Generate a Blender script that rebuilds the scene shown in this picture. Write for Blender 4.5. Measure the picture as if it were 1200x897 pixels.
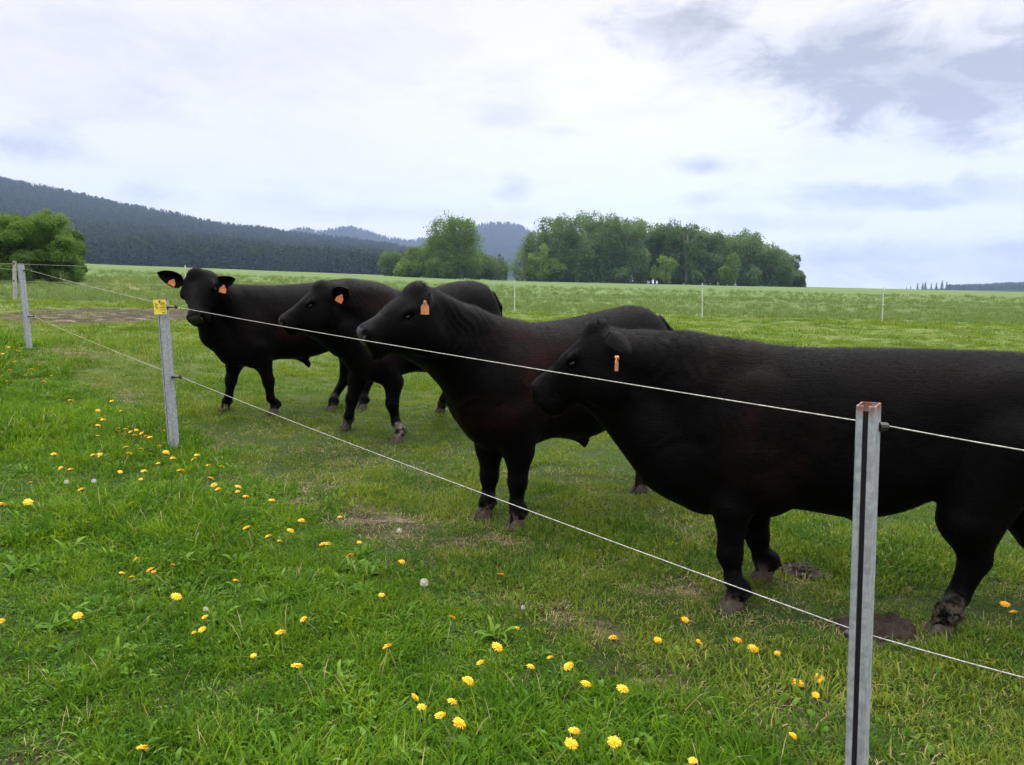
import bpy, math, random
import numpy as np
from mathutils import Vector, Matrix

# ------------------------------------------------------------------ camera, sky, sun, exposure
sc = bpy.context.scene
for _o in list(bpy.data.objects):
    bpy.data.objects.remove(_o)
COL = sc.collection
H = 1.6
FPX = 900.0
PITCH = math.atan(110.5 / FPX)
cam_d = bpy.data.cameras.new('camera')
cam = bpy.data.objects.new('camera', cam_d)
COL.objects.link(cam)
cam.location = (0, 0, H)
cam.rotation_euler = (math.pi / 2 - PITCH, 0, 0)
cam_d.sensor_fit = 'HORIZONTAL'
cam_d.sensor_width = 36.0
cam_d.lens = 36.0 * FPX / 1200.0
cam_d.clip_start = 0.05
cam_d.clip_end = 30000
sc.camera = cam
sc.render.engine = 'CYCLES'
sc.cycles.use_denoising = True
sc.cycles.max_bounces = 6
sc.cycles.diffuse_bounces = 3
sc.cycles.transmission_bounces = 4
sc.cycles.transparent_max_bounces = 8
sc.cycles.volume_bounces = 1
sc.cycles.use_adaptive_sampling = True
sc.cycles.adaptive_threshold = 0.02
sc.view_settings.view_transform = 'Standard'
sc.view_settings.look = 'None'
sc.view_settings.gamma = 1
sc.view_settings.exposure = 0.42
sc.view_settings.use_curve_mapping = False

SUN_EL, SUN_AZ = math.radians(52), math.radians(12)   # azimuth clockwise from +Y (view direction)
world = bpy.data.worlds.new('World')
sc.world = world
world.use_nodes = True
NT = world.node_tree
NT.nodes.clear()


class NB:
    """tiny node builder"""
    def __init__(s, tree):
        s.t = tree

    def n(s, typ, **kw):
        nd = s.t.nodes.new(typ)
        for k, v in kw.items():
            if k.startswith('i_'):
                nd.inputs[k[2:].replace('_', ' ')].default_value = v
            else:
                setattr(nd, k, v)
        return nd

    def link(s, a, b):
        s.t.links.new(a, b)

    def _set(s, sock, v):
        if hasattr(v, 'is_output') or hasattr(v, 'links'):
            s.t.links.new(v, sock)
        else:
            sock.default_value = v

    def math(s, op, a, b=0.0, c=0.0, clamp=False):
        nd = s.t.nodes.new('ShaderNodeMath')
        nd.operation = op
        nd.use_clamp = clamp
        s._set(nd.inputs[0], a)
        s._set(nd.inputs[1], b)
        s._set(nd.inputs[2], c)
        return nd.outputs[0]

    def vmath(s, op, a, b=(0, 0, 0), out=0):
        nd = s.t.nodes.new('ShaderNodeVectorMath')
        nd.operation = op
        s._set(nd.inputs[0], a)
        s._set(nd.inputs[1], b)
        return nd.outputs[out]

    def noise(s, vec, scale, detail=4, rough=0.55, dist=0.0):
        nd = s.t.nodes.new('ShaderNodeTexNoise')
        s.t.links.new(vec, nd.inputs['Vector'])
        nd.inputs['Scale'].default_value = scale
        nd.inputs['Detail'].default_value = detail
        nd.inputs['Roughness'].default_value = rough
        nd.inputs['Distortion'].default_value = dist
        return nd.outputs['Fac']

    def ramp(s, fac, stops, interp='LINEAR'):
        nd = s.t.nodes.new('ShaderNodeValToRGB')
        cr = nd.color_ramp
        cr.interpolation = interp
        while len(cr.elements) < len(stops):
            cr.elements.new(0.5)
        for e, (p, c) in zip(cr.elements, stops):
            e.position = p
            if not hasattr(c, '__len__'):
                c = (c, c, c)
            e.color = (*c[:3], 1)
        s._set(nd.inputs[0], fac)
        return nd.outputs[0]

    def mix(s, fac, a, b, mode='MIX'):
        nd = s.t.nodes.new('ShaderNodeMix')
        nd.data_type = 'RGBA'
        nd.blend_type = mode
        s._set(nd.inputs[0], fac)
        for sock, v in ((nd.inputs[6], a), (nd.inputs[7], b)):
            if hasattr(v, 'links'):
                s.t.links.new(v, sock)
            else:
                sock.default_value = (*v[:3], 1)
        return nd.outputs[2]

    def smooth(s, v, a, b):
        nd = s.t.nodes.new('ShaderNodeMapRange')
        nd.interpolation_type = 'SMOOTHSTEP'
        s._set(nd.inputs[0], v)
        nd.inputs[1].default_value = a
        nd.inputs[2].default_value = b
        return nd.outputs[0]

    def comb(s, x, y, z=0.0):
        nd = s.t.nodes.new('ShaderNodeCombineXYZ')
        s._set(nd.inputs[0], x)
        s._set(nd.inputs[1], y)
        s._set(nd.inputs[2], z)
        return nd.outputs[0]


w = NB(NT)
tc = w.n('ShaderNodeTexCoord')
sep = w.n('ShaderNodeSeparateXYZ')
w.link(tc.outputs['Generated'], sep.inputs[0])
dx, dy, dz = sep.outputs
hl = w.math('SQRT', w.math('ADD', w.math('MULTIPLY', dx, dx), w.math('MULTIPLY', dy, dy)))
az = w.math('ARCTAN2', dx, dy)                 # 0 straight ahead
el = w.math('ARCTAN2', dz, hl)
elp = w.math('MAXIMUM', dz, 0.0)
inv = w.math('DIVIDE', 1.0, w.math('ADD', elp, 0.10))
cloudp = w.comb(w.math('MULTIPLY', dx, inv), w.math('MULTIPLY', dy, inv), 0.0)
n_big = w.noise(cloudp, 0.9, 5, 0.55, 0.3)
n_med = w.noise(cloudp, 2.3, 6, 0.6, 0.4)
angp = w.comb(az, w.math('MULTIPLY', el, 2.0), 0.0)
n_edge = w.noise(angp, 9.0, 7, 0.62, 0.5)
n_in = w.noise(w.comb(w.math('ADD', az, w.math('MULTIPLY', el, .6)), w.math('MULTIPLY', el, 2.3), 2.0), 10.0, 7, 0.60, 0.25)


def ang(px, py):
    u, v = (px - 600) / FPX, (py - 448.5) / FPX
    d = Vector((u, math.cos(PITCH) - v * math.sin(PITCH), -math.sin(PITCH) - v * math.cos(PITCH)))
    return math.atan2(d.x, d.y), math.atan2(d.z, math.hypot(d.x, d.y))


edge = w.math('MULTIPLY', w.math('SUBTRACT', n_edge, 0.5), 2.6)
grey = None
# cloud masses: (px, py, half width px, half height px, strength, tilt)
for (px, py, rx, ry, st, tilt) in [(1120, 92, 230, 62, 1.0, 0.10), (1010, 60, 110, 42, .55, 0.1), (795, 28, 75, 36, .8, 0.0),
                                   (880, 70, 120, 40, .3, 0.0), (828, 196, 42, 11, .75, 0), (822, 234, 30, 9, .5, 0),
                                   (1090, 228, 190, 17, .8, -0.02), (1120, 308, 260, 26, .75, 0),
                                   (603, 222, 24, 14, .85, 0), (30, 170, 50, 19, .9, 0), (185, 232, 40, 14, .65, 0),
                                   (590, 130, 45, 22, .35, 0), (650, 155, 32, 8, .3, 0), (330, 238, 60, 22, .3, 0),
                                   (1090, 165, 60, 14, .4, 0), (900, 260, 120, 14, .35, 0), (480, 252, 160, 12, .28, 0),
                                   (120, 60, 160, 60, .22, 0), (400, 60, 200, 60, .16, 0)]:
    a0, e0 = ang(px, py)
    ax_ = w.math('MULTIPLY', w.math('SUBTRACT', az, a0), FPX / rx)
    ey_ = w.math('MULTIPLY', w.math('ADD', w.math('SUBTRACT', el, e0), w.math('MULTIPLY', w.math('SUBTRACT', az, a0), tilt)), FPX / ry)
    q = w.math('ADD', w.math('MULTIPLY', ax_, ax_), w.math('MULTIPLY', ey_, ey_))
    q = w.math('SUBTRACT', w.math('SQRT', q), edge)
    m = w.math('MULTIPLY', w.math('SUBTRACT', 1.0, w.smooth(q, *((0.3, 1.3) if rx > 60 else (-0.3, 1.5)))), st)
    grey = m if grey is None else w.math('MAXIMUM', grey, m)
grey = w.math('MULTIPLY', grey, w.math('ADD', .72, w.math('MULTIPLY', w.smooth(n_in, .34, .64), .45)), clamp=True)
grey = w.math('ADD', grey, w.math('MULTIPLY', w.math('SUBTRACT', n_in, .5), .42), clamp=True)
# away from the view the sky goes on with plain noise clouds
gen = w.math('MULTIPLY', w.smooth(n_big, 0.50, 0.72), 0.45)
grey = w.math('ADD', grey, w.math('MULTIPLY', gen, 0.35), clamp=True)
grey = w.math('ADD', grey, w.math('MULTIPLY', w.math('SUBTRACT', n_med, 0.5), 0.22), clamp=True)
base = w.mix(w.smooth(el, 0.0, 0.30), (0.69, 0.665, 0.66), (0.72, 0.70, 0.695))
glow = w.math('MULTIPLY', w.math('SUBTRACT', 1.0, w.smooth(w.math('ABSOLUTE', w.math('SUBTRACT', az, 0.12)), 0.0, 0.5)),
              w.math('SUBTRACT', 1.0, w.smooth(w.math('ABSOLUTE', w.math('SUBTRACT', el, 0.20)), 0.0, 0.22)))
base = w.mix(w.math('MULTIPLY', glow, 0.8), base, (0.80, 0.78, 0.775))
cl = w.mix(grey, base, (0.335, 0.335, 0.385))
# an overcast sky is several times brighter overhead than near the horizon
zen = w.math('ADD', 1.0, w.math('MULTIPLY', w.smooth(el, 0.40, 0.95), 4.6))
cl = w.mix(1.0, cl, w.comb(zen, zen, zen), 'MULTIPLY')
sky = w.n('ShaderNodeTexSky', sky_type='NISHITA', sun_disc=False, sun_elevation=SUN_EL, sun_rotation=SUN_AZ)
bg1 = w.n('ShaderNodeBackground', i_Strength=0.10)
w.link(sky.outputs[0], bg1.inputs[0])
bg2 = w.n('ShaderNodeBackground', i_Strength=1.0)
w.link(cl, bg2.inputs[0])
ms = w.n('ShaderNodeMixShader', i_Fac=0.985)
w.link(bg1.outputs[0], ms.inputs[1])
w.link(bg2.outputs[0], ms.inputs[2])
wo = w.n('ShaderNodeOutputWorld')
w.link(ms.outputs[0], wo.inputs[0])

sun_d = bpy.data.lights.new('sun', 'SUN')
sun_d.energy = 1.3
sun_d.angle = math.radians(14)
sun_d.color = (1.0, 0.96, 0.9)
sun = bpy.data.objects.new('sun', sun_d)
COL.objects.link(sun)
sun.location = (30, 60, 80)
sd = Vector((math.sin(SUN_AZ) * math.cos(SUN_EL), math.cos(SUN_AZ) * math.cos(SUN_EL), math.sin(SUN_EL)))
sun.rotation_euler = sd.to_track_quat('Z', 'Y').to_euler()

# ------------------------------------------------------------------ geometry of the view -> the place
rng = np.random.default_rng(7)
CP, SP = math.cos(PITCH), math.sin(PITCH)


def raydir(px, py):
    u, v = (px - 600) / FPX, (py - 448.5) / FPX
    return np.array([u, CP - v * SP, -SP - v * CP])


def at(px, py, Y):
    d = raydir(px, py)
    return np.array([0, 0, H]) + d * (Y / d[1])


def terr(x, y):
    """height of the ground"""
    x = np.asarray(x, float)
    y = np.asarray(y, float)
    r = np.sqrt(x * x + y * y)
    ax = np.abs(x)
    z = .0156 * y - .0309 * x + .0092 * (np.sqrt(x * x + 25) - 5)
    k = np.where(r > 300, 300 / np.maximum(r, 1), 1.0)
    z = z * (k + (1 - k) * 0.35)
    z = np.where(y < 0, z * 1.0, z)
    # bank under the fence at the left
    z = z + .26 * np.exp(-(((x + 8.4) / 2.6) ** 2 + ((y - 11.8) / 3.0) ** 2))
    # gentle unevenness
    f = np.clip(r / 10, 0, 1)
    z = z + .02 * np.sin(x * 1.1 + .4 * y) * np.sin(y * .83 + 1) * f
    z = z + .05 * np.sin(x * .21 + 1) * np.sin(y * .17 + .5) * np.clip((r - 8) / 30, 0, 1)
    z = z + .010 * np.sin(x * 4.1 + 1.3 * y) * np.sin(y * 3.7 - x)
    return z


def ground(px, py):
    """point of the ground seen at a pixel"""
    d = raydir(px, py)
    t, step = 1.5, 0.02
    while t < 2000:
        p = np.array([0, 0, H]) + d * t
        if p[2] < terr(p[0], p[1]):
            break
        t += step
        step *= 1.01
    lo, hi = t - step * 1.02, t
    for _ in range(30):
        m = (lo + hi) / 2
        p = np.array([0, 0, H]) + d * m
        if p[2] < terr(p[0], p[1]):
            hi = m
        else:
            lo = m
    return np.array([0, 0, H]) + d * hi


def project(P):
    P = np.asarray(P, float)
    q = P - np.array([0, 0, H])
    yc = q[..., 1] * CP - q[..., 2] * SP
    zc = q[..., 1] * SP + q[..., 2] * CP
    return 600 + FPX * q[..., 0] / yc, 448.5 - FPX * zc / yc


# ------------------------------------------------------------------ helpers
def tag(o, label=None, cat=None, group=None, kind=None):
    if label:
        o['label'] = label
    if cat:
        o['category'] = cat
    if group:
        o['group'] = group
    if kind:
        o['kind'] = kind
    return o


def empty(name, loc, rz=0.0):
    o = bpy.data.objects.new(name, None)
    o.empty_display_size = 0.2
    COL.objects.link(o)
    o.location = loc
    o.rotation_euler = (0, 0, rz)
    return o


def mesh_np(name, V, F, mats=(), smooth=True, attrs=None, matidx=None):
    """mesh from numpy arrays; F is an (n,k) array or a list of lists"""
    me = bpy.data.meshes.new(name)
    V = np.asarray(V, np.float32)
    if isinstance(F, np.ndarray):
        n, k = F.shape
        me.vertices.add(len(V))
        me.vertices.foreach_set('co', V.ravel())
        me.loops.add(n * k)
        me.loops.foreach_set('vertex_index', F.astype(np.int32).ravel())
        me.polygons.add(n)
        me.polygons.foreach_set('loop_start', np.arange(0, n * k, k, dtype=np.int32))
        me.polygons.foreach_set('loop_total', np.full(n, k, np.int32))
        me.update(calc_edges=True)
        me.validate()
    else:
        me.from_pydata([tuple(map(float, v)) for v in V], [], [tuple(map(int, f)) for f in F])
        me.update()
    for m in mats:
        me.materials.append(m)
    me.polygons.foreach_set('use_smooth', np.full(len(me.polygons), smooth, bool))
    if matidx is not None and len(matidx) == len(me.polygons):
        me.polygons.foreach_set('material_index', np.asarray(matidx, np.int32))
    if attrs:
        for k2, a in attrs.items():
            a = np.asarray(a, np.float32)
            if a.ndim == 1:
                at_ = me.attributes.new(k2, 'FLOAT', 'POINT')
                at_.data.foreach_set('value', a)
            elif a.shape[1] == 3:
                at_ = me.attributes.new(k2, 'FLOAT_VECTOR', 'POINT')
                at_.data.foreach_set('vector', a.ravel())
            else:
                at_ = me.attributes.new(k2, 'FLOAT_COLOR', 'POINT')
                at_.data.foreach_set('color', a.ravel())
    return me


def obj(name, me, parent=None, loc=None):
    o = bpy.data.objects.new(name, me)
    COL.objects.link(o)
    if parent:
        o.parent = parent
    if loc is not None:
        o.location = loc
    return o


class MB:
    """collects simple shapes into one mesh"""
    def __init__(s):
        s.V, s.F, s.M = [], [], []

    def add(s, V, F, m=0):
        o = len(s.V)
        s.V += [tuple(v) for v in V]
        s.F += [[i + o for i in f] for f in F]
        s.M += [m] * len(F)

    def tube(s, pts, rad, n=8, m=0, cap=True):
        pts = [Vector(p) for p in pts]
        if not hasattr(rad, '__len__'):
            rad = [rad] * len(pts)
        V, F = [], []
        prev = None
        for i, p in enumerate(pts):
            d = (pts[min(i + 1, len(pts) - 1)] - pts[max(i - 1, 0)]).normalized()
            if prev is None:
                a = d.orthogonal().normalized()
            else:
                a = (prev - d * prev.dot(d)).normalized()
            prev = a
            b = d.cross(a)
            for k in range(n):
                t = 2 * math.pi * k / n
                V.append(p + (a * math.cos(t) + b * math.sin(t)) * rad[i])
        for i in range(len(pts) - 1):
            for k in range(n):
                k2 = (k + 1) % n
                F.append([i * n + k, i * n + k2, (i + 1) * n + k2, (i + 1) * n + k])
        if cap:
            F.append(list(range(n))[::-1])
            F.append([(len(pts) - 1) * n + k for k in range(n)])
        s.add(V, F, m)

    def box(s, c, size, m=0, rot=None):
        c = Vector(c)
        V = []
        for sx in (-1, 1):
            for sy in (-1, 1):
                for sz in (-1, 1):
                    v = Vector((sx * size[0] / 2, sy * size[1] / 2, sz * size[2] / 2))
                    if rot:
                        v = rot @ v
                    V.append(c + v)
        s.add(V, [[0, 1, 3, 2], [4, 6, 7, 5], [0, 4, 5, 1], [2, 3, 7, 6], [0, 2, 6, 4], [1, 5, 7, 3]], m)

    def build(s, name, mats, parent=None, smooth=False, loc=None):
        me = mesh_np(name, np.array(s.V), s.F, mats if hasattr(mats, '__len__') else (mats,), smooth, matidx=s.M)
        return obj(name, me, parent, loc)


def new_mat(name):
    m = bpy.data.materials.new(name)
    m.use_nodes = True
    t = m.node_tree
    t.nodes.clear()
    b = NB(t)
    out = b.n('ShaderNodeOutputMaterial')
    return m, b, out


def simple_mat(name, col, rough=0.6, metal=0.0, spec=0.5, noise=None, bump=None, trans=0.0):
    m, b, out = new_mat(name)
    p = b.n('ShaderNodeBsdfPrincipled')
    p.inputs['Roughness'].default_value = rough
    p.inputs['Metallic'].default_value = metal
    p.inputs['Specular IOR Level'].default_value = spec
    tcn = b.n('ShaderNodeTexCoord')
    if noise:
        sc_, c2, amt = noise
        f = b.smooth(b.noise(tcn.outputs['Object'], sc_, 4, .6), .5 - amt, .5 + amt)
        b.link(b.mix(f, col, c2), p.inputs['Base Color'])
    else:
        p.inputs['Base Color'].default_value = (*col, 1)
    if bump:
        bn = b.n('ShaderNodeBump', i_Strength=bump[1], i_Distance=bump[2])
        b.link(b.noise(tcn.outputs['Object'], bump[0], 4, .6), bn.inputs['Height'])
        b.link(bn.outputs[0], p.inputs['Normal'])
    if trans:
        tr = b.n('ShaderNodeBsdfTranslucent')
        tr.inputs[0].default_value = (*[c * 1.3 for c in col], 1)
        mx = b.n('ShaderNodeMixShader', i_Fac=trans)
        b.link(p.outputs[0], mx.inputs[1])
        b.link(tr.outputs[0], mx.inputs[2])
        b.link(mx.outputs[0], out.inputs[0])
    else:
        b.link(p.outputs[0], out.inputs[0])
    return m


def leaf_mat(name, stops, trans=0.35, rough=0.5, spec=0.3, big=None, value=1.0):
    """foliage: colour varies per instance / per clump and in broad patches"""
    m, b, out = new_mat(name)
    oi = b.n('ShaderNodeObjectInfo')
    geo = b.n('ShaderNodeNewGeometry')
    tcn = b.n('ShaderNodeTexCoord')
    r = b.math('ADD', b.math('MULTIPLY', oi.outputs['Random'], .45), b.math('MULTIPLY', geo.outputs['Random Per Island'], .55))
    col = b.ramp(r, stops)
    if big:
        f = b.smooth(b.noise(geo.outputs['Position'], big[0], 3, .6), .38, .64)
        col = b.mix(f, col, b.mix(1.0, col, big[1], 'MULTIPLY'))
        f = b.smooth(b.noise(geo.outputs['Position'], big[0] * 5, 3, .6), .42, .62)
        col = b.mix(f, b.mix(1.0, col, (1.22, 1.12, .95), 'MULTIPLY'), b.mix(1.0, col, (.72, .84, .72), 'MULTIPLY'))
    p = b.n('ShaderNodeBsdfPrincipled')
    p.inputs['Roughness'].default_value = rough
    p.inputs['Specular IOR Level'].default_value = spec
    b.link(col, p.inputs['Base Color'])
    tr = b.n('ShaderNodeBsdfTranslucent')
    b.link(b.mix(1.0, col, (1.5, 1.35, .7), 'MULTIPLY'), tr.inputs[0])
    mx = b.n('ShaderNodeMixShader', i_Fac=trans)
    b.link(p.outputs[0], mx.inputs[1])
    b.link(tr.outputs[0], mx.inputs[2])
    b.link(mx.outputs[0], out.inputs[0])
    return m

# ------------------------------------------------------------------ ground masks (shared by the soil colour and the grass growth)
def vnoise(x, y, seed=0):
    """smooth value noise 0..1"""
    xi, yi = np.floor(x).astype(np.int64), np.floor(y).astype(np.int64)
    fx, fy = x - xi, y - yi
    fx, fy = fx * fx * (3 - 2 * fx), fy * fy * (3 - 2 * fy)

    def h(a, b):
        v = (a * 374761393 + b * 668265263 + seed * 1442695041) & 0x7fffffff
        v = ((v ^ (v >> 13)) * 1274126177) & 0x7fffffff
        return ((v ^ (v >> 16)) & 0xffff) / 65535.0
    return (h(xi, yi) * (1 - fx) + h(xi + 1, yi) * fx) * (1 - fy) + (h(xi, yi + 1) * (1 - fx) + h(xi + 1, yi + 1) * fx) * fy


def fbm(x, y, seed=0, oct=4):
    s, a, t = 0, 1.0, 0
    for k in range(oct):
        s = s + a * vnoise(x * 2 ** k, y * 2 ** k, seed + k)
        t += a
        a *= .55
    return s / t


def sstep(v, a, b):
    t = np.clip((v - a) / (b - a), 0, 1)
    return t * t * (3 - 2 * t)


POST3 = ground(1000, 1013)
POST2 = ground(204, 529)
POST1 = np.array([(33 - 600) / FPX * 11.7, 11.7, 0.0])
POST1[2] = terr(POST1[0], POST1[1])
FDIR = (POST2 - POST3)[:2]
FDIR /= np.linalg.norm(FDIR)
FLINE = [POST3[:2] - FDIR * 12, POST3[:2], POST2[:2], POST1[:2], POST1[:2] + (POST1 - POST2)[:2] * 3]


def fence_side(x, y):
    """signed distance to the fence line, positive on the camera's side"""
    best = np.full(np.shape(x), 1e9)
    sgn = np.ones(np.shape(x))
    for a, b in zip(FLINE[:-1], FLINE[1:]):
        d = b - a
        L = np.linalg.norm(d)
        d = d / L
        t = np.clip((x - a[0]) * d[0] + (y - a[1]) * d[1], 0, L)
        ex, ey = x - a[0] - d[0] * t, y - a[1] - d[1] * t
        dist = np.hypot(ex, ey)
        s = np.where(d[0] * ey - d[1] * ex > 0, 1.0, -1.0)   # left of walking direction
        m = dist < best
        best = np.where(m, dist, best)
        sgn = np.where(m, s, sgn)
    return best * sgn


# worn and bare places: pixel seen at, half size in pixels, strength
BARE = [(118, 369, 95, 9, 2.1), (300, 374, 60, 7, .95), (60, 366, 50, 6, .75), (150, 372, 50, 8, .6), (50, 412, 60, 8, .65), (130, 470, 40, 12, .35), (20, 400, 40, 6, .5),
        (340, 580, 60, 26, .55), (440, 610, 60, 22, .45), (285, 560, 45, 14, .35), (250, 525, 40, 12, .35),
        (640, 716, 60, 18, .62), (690, 740, 50, 20, .66), (770, 800, 44, 18, .62), (760, 690, 36, 14, .55),
        (730, 792, 40, 10, .6), (800, 690, 40, 14, .5), (1170, 680, 50, 14, .5), (850, 872, 60, 22, .45),
        (940, 840, 50, 18, .4), (1150, 810, 45, 18, .5), (30, 893, 50, 14, .8), (580, 640, 60, 18, .42), (700, 600, 50, 12, .4),
        (690, 560, 45, 10, .45), (790, 620, 50, 12, .45), (815, 634, 36, 10, .7), (500, 560, 60, 14, .3), (660, 640, 40, 10, .4),
        (430, 540, 50, 10, .35), (1060, 780, 40, 10, .45), (330, 335, 300, 2.0, .12), (941, 671, 27, 11, 1.3), (1028, 738, 46, 13, 1.3)]
BW = []
for px, py, rx, ry, st in BARE:
    c = ground(px, py)
    ya, yb = ground(px, py - ry), ground(px, py + ry)
    BW.append((c[0], c[1], rx * c[1] / FPX, max(.12, abs(ya[1] - yb[1]) / 2), st))
TRACKS = [[(132, 342), (134, 336), (140, 330), (147, 326)], [(156, 337), (150, 331), (154, 325)], [(166, 341), (157, 333)]]
TRW = [[ground(*p)[:2] for p in t] for t in TRACKS]


def bare_mask(x, y):
    m = np.zeros(np.shape(x))
    for cx, cy, rx, ry, st in BW:
        q = ((x - cx) / rx) ** 2 + ((y - cy) / ry) ** 2
        m = np.maximum(m, st * np.exp(-q * .9))
    r = np.hypot(x, y)
    inside = sstep(-fence_side(x, y), -.1, .5)
    near = 1 - sstep(r, 14, 30)
    n = fbm(x * 1.6, y * 1.6, 3)
    n2 = fbm(x * 5.5, y * 5.5, 9, 3)
    m = m + (n - .5) * .55 * inside * near + (n2 - .5) * .5 * np.clip(m * 1.6, 0.25, 1) * inside
    far_mud = ((r > 16) & (r < 34)) * np.clip(m * 1.5, 0, 1)
    m = m + (fbm(x * .9, y * 2.6, 44) - .5) * 1.5 * far_mud
    fs = -fence_side(x, y)
    strip = sstep(fs, .0, .35) * (1 - sstep(fs, .9, 2.2)) * (1 - sstep(r, 9, 18))
    m = m + .10 * inside * near + strip * (.13 + .34 * (fbm(x * 3.6, y * 3.6, 61) - .42))
    return np.clip(m, 0, 1.2)


def lush_mask(x, y):
    d = fence_side(x, y) + (fbm(x * 1.3, y * 1.3, 21) - .5) * .5
    return sstep(d, -.38, -.02)


def meadow_mask(x, y):
    """taller grass beyond the far fence"""
    yy = y + .5 * x * 0.02 + (fbm(x * .5, y * .5, 5) - .5) * 2.5
    far_y = np.where(x < -5, 29.0 + 0 * x, 34.5)
    return sstep(yy, far_y - .6, far_y + .4)


def track_mask(x, y):
    m = np.zeros(np.shape(x))
    for t in TRW:
        for a, b in zip(t[:-1], t[1:]):
            d = b - a
            L = np.linalg.norm(d)
            d = d / L
            s = np.clip((x - a[0]) * d[0] + (y - a[1]) * d[1], 0, L)
            dist = np.hypot(x - a[0] - d[0] * s, y - a[1] - d[1] * s)
            m = np.maximum(m, np.exp(-(dist / .55) ** 2))
    return m


# ------------------------------------------------------------------ ground sheet
ang_f = np.radians(np.arange(-48, 48.01, .22))
ang_b = np.radians(np.arange(51, 309.1, 3.0))
angs = np.concatenate([ang_f, ang_b])
rad = [0.0]
r_ = 0.35
while r_ < 340:
    rad.append(r_)
    r_ *= 1.0125
while r_ < 9500:
    rad.append(r_)
    r_ *= 1.10
rad = np.array(rad)
A, R_ = np.meshgrid(angs, rad)
GX, GY = R_ * np.sin(A), R_ * np.cos(A)
GZ = terr(GX, GY)
GZ = np.where(R_ > 345, np.minimum(GZ, GZ) - 0.010 * (R_ - 345), GZ)
bm_, lm_, mm_, tm_ = bare_mask(GX, GY), lush_mask(GX, GY), meadow_mask(GX, GY), track_mask(GX, GY)
na, nr = len(angs), len(rad)
idx = np.arange(na * nr).reshape(nr, na)
F = np.stack([idx[:-1, :], np.roll(idx, -1, 1)[:-1, :], np.roll(idx, -1, 1)[1:, :], idx[1:, :]], -1).reshape(-1, 4)
rough_soil = np.where(R_ < 40, (fbm(GX * 9, GY * 9, 31, 3) - .5) * .03 * np.clip(bm_, .1, 1), 0)
mudrel = np.clip(bm_ - .6, 0, 1) * (fbm(GX * 1.3, GY * 2.2, 14, 4) - .35) * .22 * ((R_ > 12) & (R_ < 40))
V = np.stack([GX, GY, GZ + rough_soil + mudrel], -1).reshape(-1, 3)
maskc = np.stack([bm_, lm_, mm_, tm_], -1).reshape(-1, 4)

m_ground, b, out = new_mat('soil and turf')
att = b.n('ShaderNodeAttribute', attribute_name='mask')
geo = b.n('ShaderNodeNewGeometry')
pos = geo.outputs['Position']
sepm = b.n('ShaderNodeSeparateColor')
b.link(att.outputs['Color'], sepm.inputs[0])
sbare, slush, smead = sepm.outputs
strack = att.outputs['Alpha']
n1 = b.noise(pos, 38, 5, .65)
n2 = b.noise(pos, 6, 5, .6)
n3 = b.noise(pos, .55, 5, .6)
stretch = b.vmath('MULTIPLY', pos, (.06, .16, .2))
n4 = b.noise(stretch, 1.0, 5, .65, .4)
n5 = b.noise(b.vmath('MULTIPLY', pos, (.35, 1.0, 1.0)), 1.6, 4, .7)
turf_near = b.ramp(n1, [(.3, (.010, .020, .003)), (.55, (.022, .038, .006)), (.75, (.042, .056, .012))])  # darkened so the gaps between near tufts read as shadow
crop = b.ramp(n2, [(.3, (.058, .090, .014)), (.5, (.074, .112, .018)), (.72, (.096, .130, .025))])
crop = b.mix(b.math('MULTIPLY', b.smooth(n3, .4, .62), .3), crop, (.115, .130, .032))
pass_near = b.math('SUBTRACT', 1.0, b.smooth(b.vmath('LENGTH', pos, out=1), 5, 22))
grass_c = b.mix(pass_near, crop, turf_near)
mead = b.ramp(n4, [(.30, (.056, .092, .022)), (.5, (.072, .110, .027)), (.70, (.094, .130, .034))])
mead = b.mix(b.math('MULTIPLY', b.smooth(n5, .35, .7), .35), mead, (.055, .095, .03))
grass_c = b.mix(smead, grass_c, mead)
soil = b.ramp(n1, [(.28, (.030, .021, .014)), (.5, (.075, .055, .036)), (.72, (.135, .105, .068))])
n6 = b.noise(b.vmath('MULTIPLY', pos, (1.3, 3.2, 1.0)), 1.0, 6, .75, .5)
soil = b.mix(b.math('MULTIPLY', b.smooth(n2, .40, .60), .6), soil, (.050, .036, .025))
soil = b.mix(b.math('MULTIPLY', b.smooth(n6, .41, .53), .92), soil, (.016, .011, .008))
soil = b.mix(b.math('MULTIPLY', b.smooth(n6, .47, .36), .6), soil, (.19, .145, .090))
bf = b.math('ADD', sbare, b.math('MULTIPLY', b.math('SUBTRACT', n1, .5), .5))
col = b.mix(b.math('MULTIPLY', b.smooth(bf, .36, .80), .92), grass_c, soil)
col = b.mix(b.math('MULTIPLY', strack, .75), col, (.26, .24, .10))
pb = b.n('ShaderNodeBsdfPrincipled')
pb.inputs['Roughness'].default_value = .95
pb.inputs['Specular IOR Level'].default_value = .15
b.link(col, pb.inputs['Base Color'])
bn = b.n('ShaderNodeBump', i_Strength=.7, i_Distance=.02)
b.link(n1, bn.inputs['Height'])
b.link(bn.outputs[0], pb.inputs['Normal'])
b.link(pb.outputs[0], out.inputs[0])
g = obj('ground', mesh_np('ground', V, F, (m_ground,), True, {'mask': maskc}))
tag(g, kind='structure')


# ------------------------------------------------------------------ scatter by geometry nodes
def hidden_collection(name, meshes):
    c = bpy.data.collections.new(name)
    for i, (me) in enumerate(meshes):
        o = bpy.data.objects.new(me.name, me)
        c.objects.link(o)
    return c


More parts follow.
